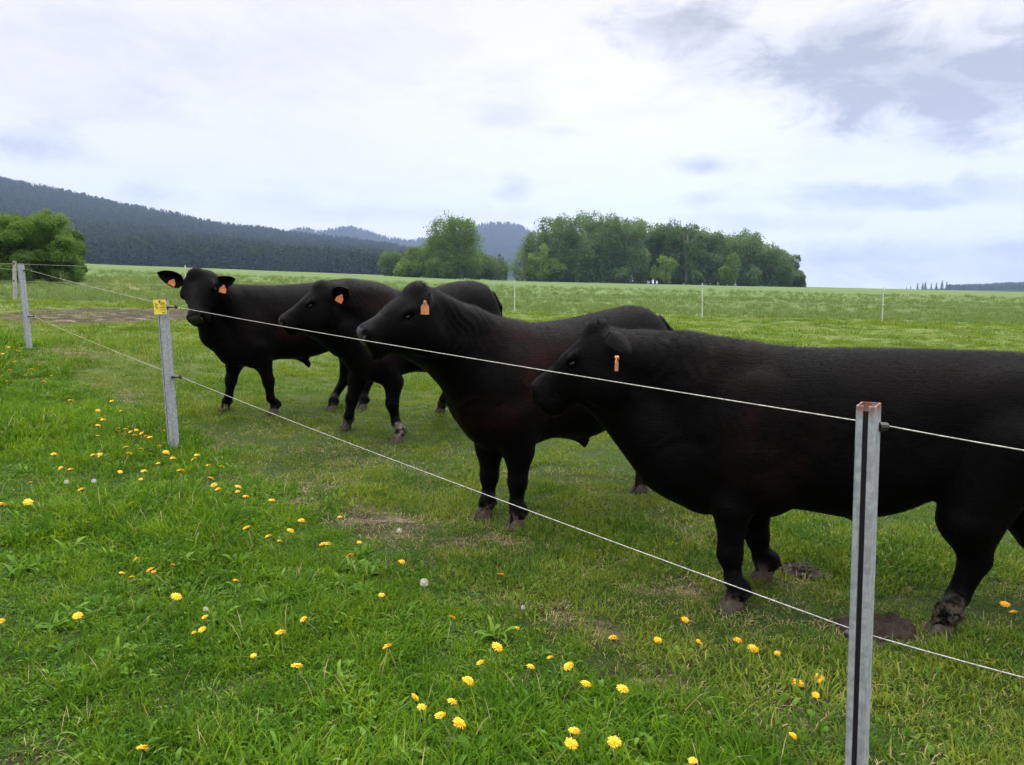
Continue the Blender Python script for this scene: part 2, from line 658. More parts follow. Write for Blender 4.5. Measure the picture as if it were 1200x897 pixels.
def scatter(name, P, rot, scl, coll, label=None, pick=None):
    me = bpy.data.meshes.new(name)
    me.vertices.add(len(P))
    me.vertices.foreach_set('co', np.asarray(P, np.float32).ravel())
    a = me.attributes.new('rot', 'FLOAT_VECTOR', 'POINT')
    a.data.foreach_set('vector', np.asarray(rot, np.float32).ravel())
    a = me.attributes.new('scl', 'FLOAT_VECTOR', 'POINT')
    a.data.foreach_set('vector', np.asarray(scl, np.float32).ravel())
    o = obj(name, me)
    ng = bpy.data.node_groups.new(name + ' growth', 'GeometryNodeTree')
    ng.interface.new_socket('Geometry', in_out='INPUT', socket_type='NodeSocketGeometry')
    ng.interface.new_socket('Geometry', in_out='OUTPUT', socket_type='NodeSocketGeometry')
    gi, go = ng.nodes.new('NodeGroupInput'), ng.nodes.new('NodeGroupOutput')
    iop = ng.nodes.new('GeometryNodeInstanceOnPoints')
    ci = ng.nodes.new('GeometryNodeCollectionInfo')
    ci.inputs['Collection'].default_value = coll
    ci.inputs['Separate Children'].default_value = True
    ci.inputs['Reset Children'].default_value = True
    iop.inputs['Pick Instance'].default_value = True
    ng.links.new(gi.outputs[0], iop.inputs['Points'])
    ng.links.new(ci.outputs[0], iop.inputs['Instance'])
    for nm, sock in (('rot', 'Rotation'), ('scl', 'Scale')):
        na_ = ng.nodes.new('GeometryNodeInputNamedAttribute')
        na_.data_type = 'FLOAT_VECTOR'
        na_.inputs['Name'].default_value = nm
        ng.links.new(na_.outputs[0], iop.inputs[sock])
    ng.links.new(iop.outputs[0], go.inputs[0])
    md = o.modifiers.new('growth', 'NODES')
    md.node_group = ng
    tag(o, kind='stuff')
    return o


def blades(n, spread, hmin, hmax, wmin, wmax, lean=.5, bend=.6, segs=3, seed=0, flat=0.0, profile='grass'):
    """n leaves growing out of a disc; returns V, F"""
    r = np.random.default_rng(seed)
    a = r.uniform(0, 2 * np.pi, n)
    rr = spread * np.sqrt(r.uniform(0, 1, n))
    bx, by = rr * np.cos(a), rr * np.sin(a)
    az_ = a + r.normal(0, 1.0, n)
    h = r.uniform(hmin, hmax, n) * (1 - .35 * rr / max(spread, 1e-6))
    wd = r.uniform(wmin, wmax, n)
    ln = np.abs(r.normal(lean, lean * .5, n)) + flat
    bd = r.uniform(0, bend, n)
    V, F = [], []
    twist = r.uniform(-.8, .8, n)
    for i in range(n):
        base = len(V)
        x, y, z = bx[i], by[i], -.004
        th = ln[i] * .5
        dl = h[i] / segs
        ca, sa = math.cos(az_[i]), math.sin(az_[i])
        for s in range(segs + 1):
            t = s / segs
            if profile == 'grass':
                ww = wd[i] * (1 - t ** 1.6) * (0.75 + .5 * math.sin(min(1, t * 1.6) * 1.57))
            else:
                ww = wd[i] * math.sin(math.pi * (t * .86 + .08)) ** .8 * (1 + .25 * math.sin(9 * t + i))
            tw = twist[i] * t
            px_, py_ = -sa * math.cos(tw) , ca * math.cos(tw)
            if s < segs:
                V.append((x - px_ * ww / 2, y - py_ * ww / 2, z + ww * .15 * math.sin(tw)))
                V.append((x + px_ * ww / 2, y + py_ * ww / 2, z - ww * .15 * math.sin(tw)))
            else:
                V.append((x, y, z))
            x += ca * math.sin(th) * dl
            y += sa * math.sin(th) * dl
            z += math.cos(th) * dl
            th = min(th + bd[i] * 1.6 / segs + ln[i] / segs, 2.4)
        for s in range(segs - 1):
            k = base + 2 * s
            F.append((k, k + 1, k + 3, k + 2))
        k = base + 2 * (segs - 1)
        F.append((k, k + 1, k + 2, k + 2))
    return np.array(V), [f[:3] if f[3] == f[2] else f for f in F]


def clump_mesh(name, parts, mats):
    V, F, M = [], [], []
    for (v, f), mi in parts:
        o = len(V)
        V += [tuple(p) for p in v]
        F += [[i + o for i in q] for q in f]
        M += [mi] * len(f)
    return mesh_np(name, np.array(V), F, mats, True, matidx=M)


m_lush = leaf_mat('lush grass blade', [(.0, (.024, .068, .003)), (.40, (.066, .150, .006)), (.75, (.126, .232, .012)), (1, (.23, .29, .040))], .45, rough=.7, big=(.9, (.68, .74, .7)), spec=.10)
m_crop = leaf_mat('grazed grass blade', [(.0, (.042, .082, .008)), (.45, (.092, .155, .016)), (.8, (.155, .205, .028)), (1, (.27, .235, .085))], .38, rough=.7, spec=.12, big=(.6, (.72, .86, .8)))
m_straw = leaf_mat('dry straw blade', [(0, (.22, .17, .075)), (.5, (.32, .26, .13)), (1, (.16, .12, .055))], .2, rough=.8)
m_broad = leaf_mat('broad leaf', [(0, (.036, .095, .007)), (.6, (.075, .165, .012)), (1, (.14, .235, .03))], .38, rough=.6, spec=.15)
m_mead = leaf_mat('meadow grass blade', [(0, (.078, .128, .028)), (.5, (.094, .146, .034)), (1, (.112, .164, .040))], .35)

lush_c = hidden_collection('lush tufts', [
    clump_mesh('lush tuft', [(blades(34, .10, .06, .15, .0035, .0065, .9, .9, 4, 1), 0), (blades(16, .08, .02, .06, .008, .013, .7, .8, 4, 8, profile='leaf'), 1)], (m_lush, m_broad)),
    clump_mesh('lush tuft', [(blades(30, .10, .05, .12, .004, .0075, 1.1, 1.0, 4, 2), 0), (blades(5, .06, .06, .11, .012, .019, .9, .7, 5, 3, profile='leaf'), 1)], (m_lush, m_broad)),
    clump_mesh('lush tuft', [(blades(24, .08, .09, .20, .003, .006, .5, .8, 4, 4), 0), (blades(14, .10, .02, .05, .008, .012, .7, .8, 4, 9, profile='leaf'), 1)], (m_lush, m_broad, m_straw)),
    clump_mesh('lush tuft', [(blades(26, .12, .04, .10, .004, .007, 1.1, 1.0, 3, 6), 0), (blades(30, .11, .02, .06, .009, .015, .8, .8, 4, 7, profile='leaf'), 1)], (m_lush, m_broad)),
    clump_mesh('lush tuft', [(blades(12, .12, .05, .13, .005, .009, 1.3, 1.0, 4, 26), 0), (blades(44, .12, .02, .055, .008, .013, .7, .9, 4, 27, profile='leaf'), 1), (blades(2, .1, .06, .14, .002, .003, 1.2, .5, 3, 28), 2)], (m_lush, m_broad, m_straw)),
])
crop_c = hidden_collection('grazed tufts', [
    clump_mesh('grazed tuft', [(blades(60, .13, .025, .060, .003, .005, .8, .8, 3, 11), 0), (blades(4, .13, .03, .06, .0025, .004, 1.3, .5, 2, 12), 1)], (m_crop, m_straw)),
    clump_mesh('grazed tuft', [(blades(54, .14, .020, .050, .003, .005, 1.0, .9, 3, 13), 0), (blades(7, .12, .02, .035, .010, .016, .8, .5, 3, 14, profile='leaf'), 2), (blades(2, .13, .03, .06, .0025, .004, 1.3, .5, 2, 15), 1)], (m_crop, m_straw, m_broad)),
    clump_mesh('grazed tuft', [(blades(50, .10, .035, .085, .003, .0055, .6, .8, 3, 16), 0)], (m_crop,)),
])
straw_c = hidden_collection('dry tufts', [
    clump_mesh('dry tuft', [(blades(26, .11, .03, .09, .002, .004, 1.6, .5, 3, 21, flat=.5), 0), (blades(10, .11, .02, .04, .003, .005, 1.0, .7, 3, 22), 1)], (m_straw, m_crop)),
    clump_mesh('dry tuft', [(blades(16, .14, .04, .12, .002, .0035, 1.9, .4, 3, 23, flat=.6), 0), (blades(14, .11, .02, .05, .003, .005, .9, .7, 3, 24), 1)], (m_straw, m_crop)),
])
broad_c = hidden_collection('rosettes', [
    clump_mesh('leaf rosette', [(blades(11, .03, .08, .14, .014, .024, 1.1, .9, 6, 31, profile='leaf'), 0)], (m_broad,)),
    clump_mesh('leaf rosette', [(blades(9, .025, .07, .12, .014, .026, .8, 1.0, 6, 32, profile='leaf'), 0)], (m_broad,)),
    clump_mesh('clover patch', [(blades(60, .12, .03, .08, .012, .018, .5, 1.2, 4, 33, profile='leaf'), 0)], (m_broad,)),
])
mead_c = hidden_collection('meadow tufts', [
    clump_mesh('meadow tuft', [(blades(34, .22, .12, .30, .008, .014, .5, .6, 3, 41), 0)], (m_mead,)),
    clump_mesh('meadow tuft', [(blades(34, .28, .10, .24, .008, .014, .8, .8, 3, 42), 0)], (m_mead,)),
    clump_mesh('meadow tuft', [(blades(30, .16, .16, .38, .008, .012, .35, .6, 3, 43), 0)], (m_mead,)),
])


def sample(n_per_m2, y0, y1, umax=.80, keep=None):
    """points over the wedge in view between two depths"""
    area = umax * (y1 * y1 - y0 * y0)
    n = int(area * n_per_m2)
    y = np.sqrt(rng.uniform(y0 * y0, y1 * y1, n))
    x = rng.uniform(-umax, umax, n) * y
    if keep is not None:
        k = rng.uniform(0, 1, n) < keep(x, y)
        x, y = x[k], y[k]
    return x, y


def grow(name, specs, coll, tilt=.12):
    P, Rr, S = [], [], []
    for (x, y, s) in specs:
        n = len(x)
        P.append(np.stack([x, y, terr(x, y)], -1))
        Rr.append(np.stack([rng.normal(0, tilt, n), rng.normal(0, tilt, n), rng.uniform(0, 6.283, n)], -1))
        sc_ = s * rng.uniform(.75, 1.25, n)
        S.append(np.stack([sc_, sc_, sc_ * rng.uniform(.8, 1.2, n)], -1))
    P, Rr, S = map(np.concatenate, (P, Rr, S))
    print(name, len(P))
    return scatter(name, P, Rr, S, coll)


def tall(x, y):
    return (.62 + .8 * sstep(fbm(x * .9, y * .9, 77), .35, .7)) * (1 + .7 * np.exp(-((x + 4.6) / 1.5) ** 2 - ((y - 7.6) / 1.3) ** 2))


K_l = lambda x, y: lush_mask(x, y) * (1 - .8 * np.clip(bare_mask(x, y), 0, 1))
K_c = lambda x, y: (1 - lush_mask(x, y)) * (1 - sstep(bare_mask(x, y), .30, .85) * .86) * (1 - meadow_mask(x, y))
K_s = lambda x, y: sstep(bare_mask(x, y) + .25 * (fbm(x * 3, y * 3, 17) - .5), .08, .36) * (1 - .55 * sstep(bare_mask(x, y), .7, 1.1)) * (1 - meadow_mask(x, y))
K_m = meadow_mask
sp = []
for y0, y1, d, s in ((1.1, 5, 400, .95), (5, 9, 230, 1.1), (9, 16, 70, 1.5), (16, 30, 12, 1.9)):
    x, y = sample(d, y0, y1, 1.25 if y1 < 10 else .95, K_l)
    sp.append((x, y, s * tall(x, y)))
grow('lush_grass', sp, lush_c)
sp = []
for y0, y1, d, s in ((1.9, 6, 190, 1.0), (6, 12, 85, 1.25), (12, 22, 30, 1.8), (22, 36, 11, 2.3)):
    x, y = sample(d, y0, y1, 1.1 if y1 < 7 else .92, K_c)
    sp.append((x, y, s * (.75 + .9 * sstep(fbm(x * 1.1, y * 1.1, 55), .45, .75))))
grow('pasture_grass', sp, crop_c)
sp = []
for y0, y1, d, s in ((1.9, 7, 90, .9), (7, 14, 30, 1.2), (14, 34, 4, 1.9)):
    x, y = sample(d, y0, y1, .82, K_s)
    sp.append((x, y, s * np.ones(len(x))))
grow('dry_grass', sp, straw_c)
sp = []
for y0, y1, d, s in ((1.9, 5, 34, 1.0), (5, 10, 14, 1.0)):
    x, y = sample(d, y0, y1, .85, lambda x, y: (.25 + .75 * K_l(x, y)) * sstep(fbm(x * 1.7, y * 1.7, 91), .38, .6))
    sp.append((x, y, s * (.55 + .45 * lush_mask(x, y))))
grow('broad_leaf_weeds', sp, broad_c)
sp = []
for y0, y1, d, s in ((27, 45, 7, 1.2), (45, 75, 1.6, 1.7), (75, 120, .25, 2.2)):
    x, y = sample(d, y0, y1, 1.0, K_m)
    sp.append((x, y, s * (.6 + .5 * fbm(x * .3, y * .3, 8))))
grow('meadow_grass', sp, mead_c)

# ------------------------------------------------------------------ bulls: one continuous skin grown from a smooth distance field
class Field:
    def __init__(s, lo, hi, res):
        s.res = res
        s.lo = np.array(lo, float)
        s.n = np.ceil((np.array(hi) - s.lo) / res).astype(int) + 1
        s.ax = [s.lo[i] + res * np.arange(s.n[i]) for i in range(3)]
        s.f = np.full(s.n, 1.0, np.float32)

    def region(s, lo, hi):
        a = np.clip(np.floor((np.array(lo) - s.lo) / s.res).astype(int), 0, s.n)
        b = np.clip(np.ceil((np.array(hi) - s.lo) / s.res).astype(int) + 1, 0, s.n)
        sl = tuple(slice(i, j) for i, j in zip(a, b))
        X, Y, Z = np.meshgrid(s.ax[0][sl[0]], s.ax[1][sl[1]], s.ax[2][sl[2]], indexing='ij')
        return sl, X, Y, Z

    def smin(s, sl, d, k):
        a = s.f[sl]
        h = np.clip(.5 + .5 * (a - d) / k, 0, 1)
        s.f[sl] = a * (1 - h) + d * h - k * h * (1 - h)

    def cut(s, sl, d, k):
        a = s.f[sl]
        d = -d
        h = np.clip(.5 - .5 * (a - d) / k, 0, 1)
        s.f[sl] = a * (1 - h) + d * h + k * h * (1 - h)

    def cone(s, a, b, ra, rb, k=.04, cut=False):
        a, b = np.array(a, float), np.array(b, float)
        m = max(ra, rb) + k * 1.5 + .02
        sl, X, Y, Z = s.region(np.minimum(a, b) - m, np.maximum(a, b) + m)
        ab = b - a
        L2 = max(ab @ ab, 1e-9)
        t = np.clip(((X - a[0]) * ab[0] + (Y - a[1]) * ab[1] + (Z - a[2]) * ab[2]) / L2, 0, 1)
        d = np.sqrt((X - a[0] - t * ab[0]) ** 2 + (Y - a[1] - t * ab[1]) ** 2 + (Z - a[2] - t * ab[2]) ** 2) - (ra + (rb - ra) * t)
        (s.cut if cut else s.smin)(sl, d, k)

    def chain(s, pts, rad, k=.04):
        for i in range(len(pts) - 1):
            s.cone(pts[i], pts[i + 1], rad[i], rad[i + 1], k)

    def ell(s, c, r, rot=None, k=.05, cut=False):
        c, r = np.array(c, float), np.array(r, float)
        m = r.max() + k * 1.5 + .02
        sl, X, Y, Z = s.region(c - m, c + m)
        q = np.stack([X - c[0], Y - c[1], Z - c[2]], -1)
        if rot is not None:
            q = q @ np.asarray(rot)           # columns of rot are the ellipsoid's axes
        k0 = np.sqrt(((q / r) ** 2).sum(-1))
        k1 = np.sqrt(((q / (r * r)) ** 2).sum(-1))
        d = k0 * (k0 - 1) / np.maximum(k1, 1e-6)
        (s.cut if cut else s.smin)(sl, d, k)

    def loft(s, org, fr, L, top, bot, wid, k=.05, p=2.3, pinch=0.0, reach=.5):
        """fr columns: along, side, up; top/bot/wid: functions of distance along (0..L)"""
        fr = np.asarray(fr)
        org = np.asarray(org)
        cs = np.array([org + fr[:, 0] * t + fr[:, 1] * y + fr[:, 2] * z for t in (-.05, L + .05) for y in (-reach, reach) for z in (top(L * .5) + .2, bot(L * .5) - .25)])
        sl, X, Y, Z = s.region(cs.min(0) - .05, cs.max(0) + .05)
        q = np.stack([X - org[0], Y - org[1], Z - org[2]], -1) @ fr
        t = q[..., 0]
        tc_ = np.clip(t, 0, L)
        T, B, W = top(tc_), bot(tc_), wid(tc_)
        hh = np.maximum((T - B) / 2, .008)
        W = np.maximum(W, .008)
        zz = (q[..., 2] - (T + B) / 2) / hh
        Wz = W * (1 - pinch * np.clip(zz, 0, 1) ** 2)
        e = (np.abs(q[..., 1] / Wz) ** p + np.abs(zz) ** p) ** (1 / p)
        d = (e - 1) * np.minimum(hh, W)
        ext = np.abs(t - tc_)
        d = np.where(ext > 0, np.sqrt(np.maximum(d, 0) ** 2 + ext ** 2) + np.minimum(d, 0) * 0, d)
        s.smin(sl, d, k)

    def mesh(s):
        f = s.f
        sg = f < 0
        nx, ny, nz = f.shape
        cell = np.zeros((nx - 1, ny - 1, nz - 1), int)
        for i in (0, 1):
            for j in (0, 1):
                for l in (0, 1):
                    cell += sg[i:nx - 1 + i, j:ny - 1 + j, l:nz - 1 + l]
        act = (cell > 0) & (cell < 8)
        ids = -np.ones(act.shape, int)
        I = np.argwhere(act)
        ids[act] = np.arange(len(I))
        acc = np.zeros((len(I), 3))
        cnt = np.zeros(len(I))
        corners = [(i, j, l) for i in (0, 1) for j in (0, 1) for l in (0, 1)]
        for a in corners:
            for ax_ in range(3):
                if a[ax_] == 0:
                    b_ = list(a)
                    b_[ax_] = 1
                    fa = f[I[:, 0] + a[0], I[:, 1] + a[1], I[:, 2] + a[2]]
                    fb = f[I[:, 0] + b_[0], I[:, 1] + b_[1], I[:, 2] + b_[2]]
                    m = (fa < 0) != (fb < 0)
                    t = np.where(m, fa / np.where(m, fa - fb, 1), 0)
                    p = np.array(a, float)[None, :] + np.zeros((len(I), 3))
                    p[:, ax_] = t
                    acc[m] += p[m]
                    cnt[m] += 1
        Vv = (I + acc / cnt[:, None]) * s.res + s.lo
        faces = []
        for ax_ in range(3):
            o1, o2 = [(1, 2), (2, 0), (0, 1)][ax_]
            sl0 = [slice(None)] * 3
            sl1 = [slice(None)] * 3
            sl0[ax_] = slice(0, -1)
            sl1[ax_] = slice(1, None)
            A_, B_ = sg[tuple(sl0)], sg[tuple(sl1)]
            E = np.argwhere(A_ != B_)
            E = E[(E[:, o1] > 0) & (E[:, o2] > 0) & (E[:, o1] < f.shape[o1] - 1) & (E[:, o2] < f.shape[o2] - 1)]
            flip = A_[E[:, 0], E[:, 1], E[:, 2]]

            def cid(d1, d2):
                q = E.copy()
                q[:, o1] -= d1
                q[:, o2] -= d2
                return ids[q[:, 0], q[:, 1], q[:, 2]]
            quad = np.stack([cid(1, 1), cid(0, 1), cid(0, 0), cid(1, 0)], -1)
            quad[~flip] = quad[~flip][:, ::-1]
            faces.append(quad)
        Fq = np.concatenate(faces)
        Fq = Fq[(Fq >= 0).all(1)]
        # light smoothing
        E = np.concatenate([Fq[:, [0, 1]], Fq[:, [1, 2]], Fq[:, [2, 3]], Fq[:, [3, 0]]])
        deg = np.bincount(E[:, 0], minlength=len(Vv)) + np.bincount(E[:, 1], minlength=len(Vv))
        for _ in range(3):
            a2 = np.zeros_like(Vv)
            for c in range(3):
                a2[:, c] = np.bincount(E[:, 0], Vv[E[:, 1], c], len(Vv)) + np.bincount(E[:, 1], Vv[E[:, 0], c], len(Vv))
            Vv = Vv * .5 + .5 * a2 / np.maximum(deg, 1)[:, None]
        # keep the largest connected piece only
        lab = np.arange(len(Vv))
        for _ in range(400):
            m_ = lab.copy()
            np.minimum.at(m_, E[:, 0], lab[E[:, 1]])
            np.minimum.at(m_, E[:, 1], lab[E[:, 0]])
            m_ = m_[m_]
            if (m_ == lab).all():
                break
            lab = m_
        big_ = np.bincount(lab).argmax()
        keep = lab == big_
        new = np.cumsum(keep) - 1
        Fq = Fq[keep[Fq[:, 0]]]
        return Vv[keep], new[Fq]


def curve(pts, n=160, sm=5):
    """smoothed piecewise curve through (x, value) pairs -> function"""
    pts = sorted(pts)
    xs, ys = np.array([p[0] for p in pts]), np.array([p[1] for p in pts])
    X = np.linspace(xs[0], xs[-1], n)
    Yv = np.interp(X, xs, ys)
    for _ in range(sm):
        Yp = np.pad(Yv, 3, mode='edge')
        Yv = np.convolve(Yp, np.ones(7) / 7, 'valid')
    Yv[0], Yv[-1] = ys[0], ys[-1]
    return lambda t: np.interp(t, X, Yv)


m_coat, b, out = new_mat('black coat')
att = b.n('ShaderNodeAttribute', attribute_name='tint')
sepm = b.n('ShaderNodeSeparateColor')
b.link(att.outputs['Color'], sepm.inputs[0])
tcn = b.n('ShaderNodeTexCoord')
fl = b.vmath('MULTIPLY', tcn.outputs['Object'], (6, 48, 44))
nf = b.noise(fl, 2.6, 5, .65, 1.2)
nb = b.noise(tcn.outputs['Object'], 5, 4, .6, .5)
c = b.ramp(nf, [(.3, (.0006, .0006, .0008)), (.7, (.0020, .0019, .0023))])
brn = b.math('MULTIPLY', sepm.outputs[0], b.smooth(b.math('ADD', b.math('MULTIPLY', nb, .6), b.math('MULTIPLY', nf, .4)), .36, .66))
c = b.mix(brn, c, (.032, .011, .008))
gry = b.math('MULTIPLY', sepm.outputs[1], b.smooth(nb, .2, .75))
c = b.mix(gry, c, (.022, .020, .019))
mudm = b.math('MULTIPLY', sepm.outputs[2], b.smooth(b.noise(tcn.outputs['Object'], 26, 4, .7), .42, .60))
c = b.mix(mudm, c, (.17, .145, .11))
p = b.n('ShaderNodeBsdfPrincipled')
p.inputs['Roughness'].default_value = .44
p.inputs['Specular IOR Level'].default_value = .034
p.inputs['Sheen Weight'].default_value = .002
p.inputs['Sheen Roughness'].default_value = .5
b.link(c, p.inputs['Base Color'])
bn = b.n('ShaderNodeBump', i_Strength=.5, i_Distance=.012)
b.link(nf, bn.inputs['Height'])
b.link(bn.outputs[0], p.inputs['Normal'])
b.link(p.outputs[0], out.inputs[0])
m_eye = simple_mat('dark eye', (.004, .003, .003), .3, spec=.25)
m_tag = simple_mat('orange plastic', (.62, .19, .055), .55, noise=(30, (.42, .13, .05), .2))
m_tag2 = simple_mat('pale orange plastic', (.58, .235, .095), .6, noise=(30, (.40, .17, .08), .2))
m_hoof = simple_mat('muddy hoof horn', (.012, .010, .007), .9, noise=(25, (.060, .046, .030), .2), bump=(40, .5, .004))
m_muz = simple_mat('wet nose leather', (.016, .015, .016), .5, spec=.35, bump=(120, .6, .002))
m_earin = simple_mat('inner ear hair', (.030, .024, .020), .7)
m_saliva = simple_mat('chewed grass stalk', (.45, .44, .30), .5)


def frame(P0, P1, up):
    a = np.array(P1) - np.array(P0)
    L = np.linalg.norm(a)
    a = a / L
    s_ = np.cross(up, a)
    s_ /= np.linalg.norm(s_)
    return np.stack([a, s_, np.cross(a, s_)], 1), L


def ear_geo(root, tip, front, width):
    """cupped leaf-shaped ear as a closed shell"""
    root, tip = np.array(root), np.array(tip)
    a = tip - root
    L = np.linalg.norm(a)
    a /= L
    sd = np.cross(front, a)
    sd /= np.linalg.norm(sd)
    fr = np.cross(a, sd)
    n, m = 12, 11
    V, F = [], []
    for side in (0, 1):
        for i in range(n):
            t = i / (n - 1)
            wv = width * (.30 + .70 * math.sin(math.pi * min(1, (t * .95 + .06)) ** .85)) * (1 if t < .8 else math.sqrt(max(0.02, 1 - ((t - .8) / .2) ** 2)))
            if t < .12:
                wv = width * .42
            for j in range(m):
                q = (j / (m - 1) - .5) * 2
                cup = (1 - q * q) * wv * .45 * (1 - .5 * t)
                off = -cup - (.010 * (1 - q * q) * (1 - .6 * t) if side else 0)
                V.append(root + a * (t * L) + sd * (q * wv / 2) + fr * (off + .03 * t * 0))
    def I(sde, i, j): return sde * n * m + i * m + j
    for i in range(n - 1):
        for j in range(m - 1):
            F.append((I(0, i, j), I(0, i, j + 1), I(0, i + 1, j + 1), I(0, i + 1, j)))
            F.append((I(1, i, j), I(1, i + 1, j), I(1, i + 1, j + 1), I(1, i, j + 1)))
    return np.array(V), np.array(F)


def tag_mesh(w_=.055, h_=.072, t=.003):
    pts = [(-w_ / 2, -h_), (w_ / 2, -h_), (w_ / 2, -h_ * .32), (w_ * .2, -h_ * .02), (w_ * .17, h_ * .18), (-w_ * .17, h_ * .18), (-w_ * .2, -h_ * .02), (-w_ / 2, -h_ * .32)]
    V = [(x, -t / 2, z) for x, z in pts] + [(x, t / 2, z) for x, z in pts]
    n = len(pts)
    F = [list(range(n)), [n + i for i in range(n)][::-1]] + [[i, (i + 1) % n + 0, (i + 1) % n + n, i + n][::-1] for i in range(n)]
    mb = MB()
    mb.add(V, F)
    mb.tube([(0, -.009, h_ * .06), (0, .009, h_ * .06)], .008, 8)
    return mb


def hoof_mb(sc_=1.0):
    mb = MB()
    for s in (-1, 1):
        prof = [(.0, 1.0, 0), (.02, 1.0, 0), (.05, .86, -.012), (.085, .62, -.030), (.10, .3, -.036)]
        V, F = [], []
        n = 14
        for z, k, dx_ in prof:
            for i in range(n):
                t = 2 * math.pi * i / n
                ex = .066 * k * (math.copysign(abs(math.cos(t)) ** .8, math.cos(t)))
                ey = .0285 * (k * .5 + .5) * (math.copysign(abs(math.sin(t)) ** .8, math.sin(t)))
                if ex > 0:
                    ey *= 1 - .35 * (ex / .066) ** 2
                V.append(((ex + dx_ + .012) * sc_, (ey + s * .0305) * sc_, (z - .012) * sc_))
        for r in range(len(prof) - 1):
            for i in range(n):
                i2 = (i + 1) % n
                F.append([r * n + i, r * n + i2, (r + 1) * n + i2, (r + 1) * n + i])
        F.append(list(range(n))[::-1])
        F.append([(len(prof) - 1) * n + i for i in range(n)])
        mb.add(V, F)
    return mb


def hair_strands(V, Fq, tint, n, length, width, seed, amount=None, flow=(-1, 0, -.45)):
    r = np.random.default_rng(seed)
    a, b_, c_, d_ = (V[Fq[:, i]] for i in range(4))
    nrm = np.cross(c_ - a, d_ - b_)
    ar = np.linalg.norm(nrm, axis=1)
    nrm = nrm / np.maximum(ar, 1e-9)[:, None]
    cen = (a + b_ + c_ + d_) / 4
    wgt = ar * (1 if amount is None else amount(cen, nrm))
    pick = r.choice(len(Fq), n, p=wgt / wgt.sum())
    u, v = r.uniform(0, 1, (2, n))
    P = (a[pick] * (1 - u)[:, None] + b_[pick] * u[:, None]) * (1 - v)[:, None] + (d_[pick] * (1 - u)[:, None] + c_[pick] * u[:, None]) * v[:, None]
    N = nrm[pick]
    fl_ = np.array(flow, float)[None, :] + r.normal(0, .28, (n, 3))
    fl_ -= N * (fl_ * N).sum(1)[:, None]
    fl_ /= np.maximum(np.linalg.norm(fl_, axis=1), 1e-6)[:, None]
    L = (length * r.uniform(.5, 1.3, n))[:, None]
    lift = (r.uniform(.04, .26, n) + .30 * np.clip(N[:, 2] - .5, 0, 1))[:, None]
    L = L * (1 + .9 * np.clip(N[:, 2] - .5, 0, 1))[:, None]
    sd = np.cross(fl_, N)
    p0 = P - N * .003
    p1 = P + fl_ * L * .5 + N * L * lift * .8
    p2 = P + fl_ * L + N * L * lift * .9
    wv = width * sd
    VV = np.stack([p0 - wv / 2, p0 + wv / 2, p1 + wv * .4, p1 - wv * .4, p2], 1).reshape(-1, 3)
    k = np.arange(n)[:, None] * 5
    F1 = k + np.array([[0, 1, 2]])
    F2 = k + np.array([[0, 2, 3]])
    F3 = k + np.array([[3, 2, 4]])
    tt = np.repeat(tint[Fq[pick, 0]], 5, axis=0)
    return VV, np.concatenate([F1, F2, F3]), tt


class Bull:
    def __init__(s, front, hind):
        """front / hind: ground points midway between the fore and the hind feet"""
        s.front, s.hind = np.array(front[:2]), np.array(hind[:2])
        c = (s.front + s.hind) / 2
        s.O = np.array([c[0], c[1], float(terr(c[0], c[1]))])
        f = s.front - s.hind
        s.half = np.linalg.norm(f) / 2
        f /= np.linalg.norm(f)
        s.f = np.array([f[0], f[1], 0])
        s.l = np.array([-f[1], f[0], 0])
        s.R = np.stack([s.f, s.l, [0, 0, 1]], 1)
        s.rz = math.atan2(f[1], f[0])

    def loc(s, W):
        return (np.asarray(W) - s.O) @ s.R

    def P(s, px, py, lat=0.0):
        """point of the plane parallel to the bull's midline, lat metres to its left"""
        d = raydir(px, py)
        o = np.array([0, 0, H]) - s.O - s.l * lat
        t = -(o @ s.l) / (d @ s.l)
        return s.loc(np.array([0, 0, H]) + d * t)

    def G(s, px, py):
        return s.loc(ground(px, py))

    def A(s, px, py, Y):
        return s.loc(at(px, py, Y))


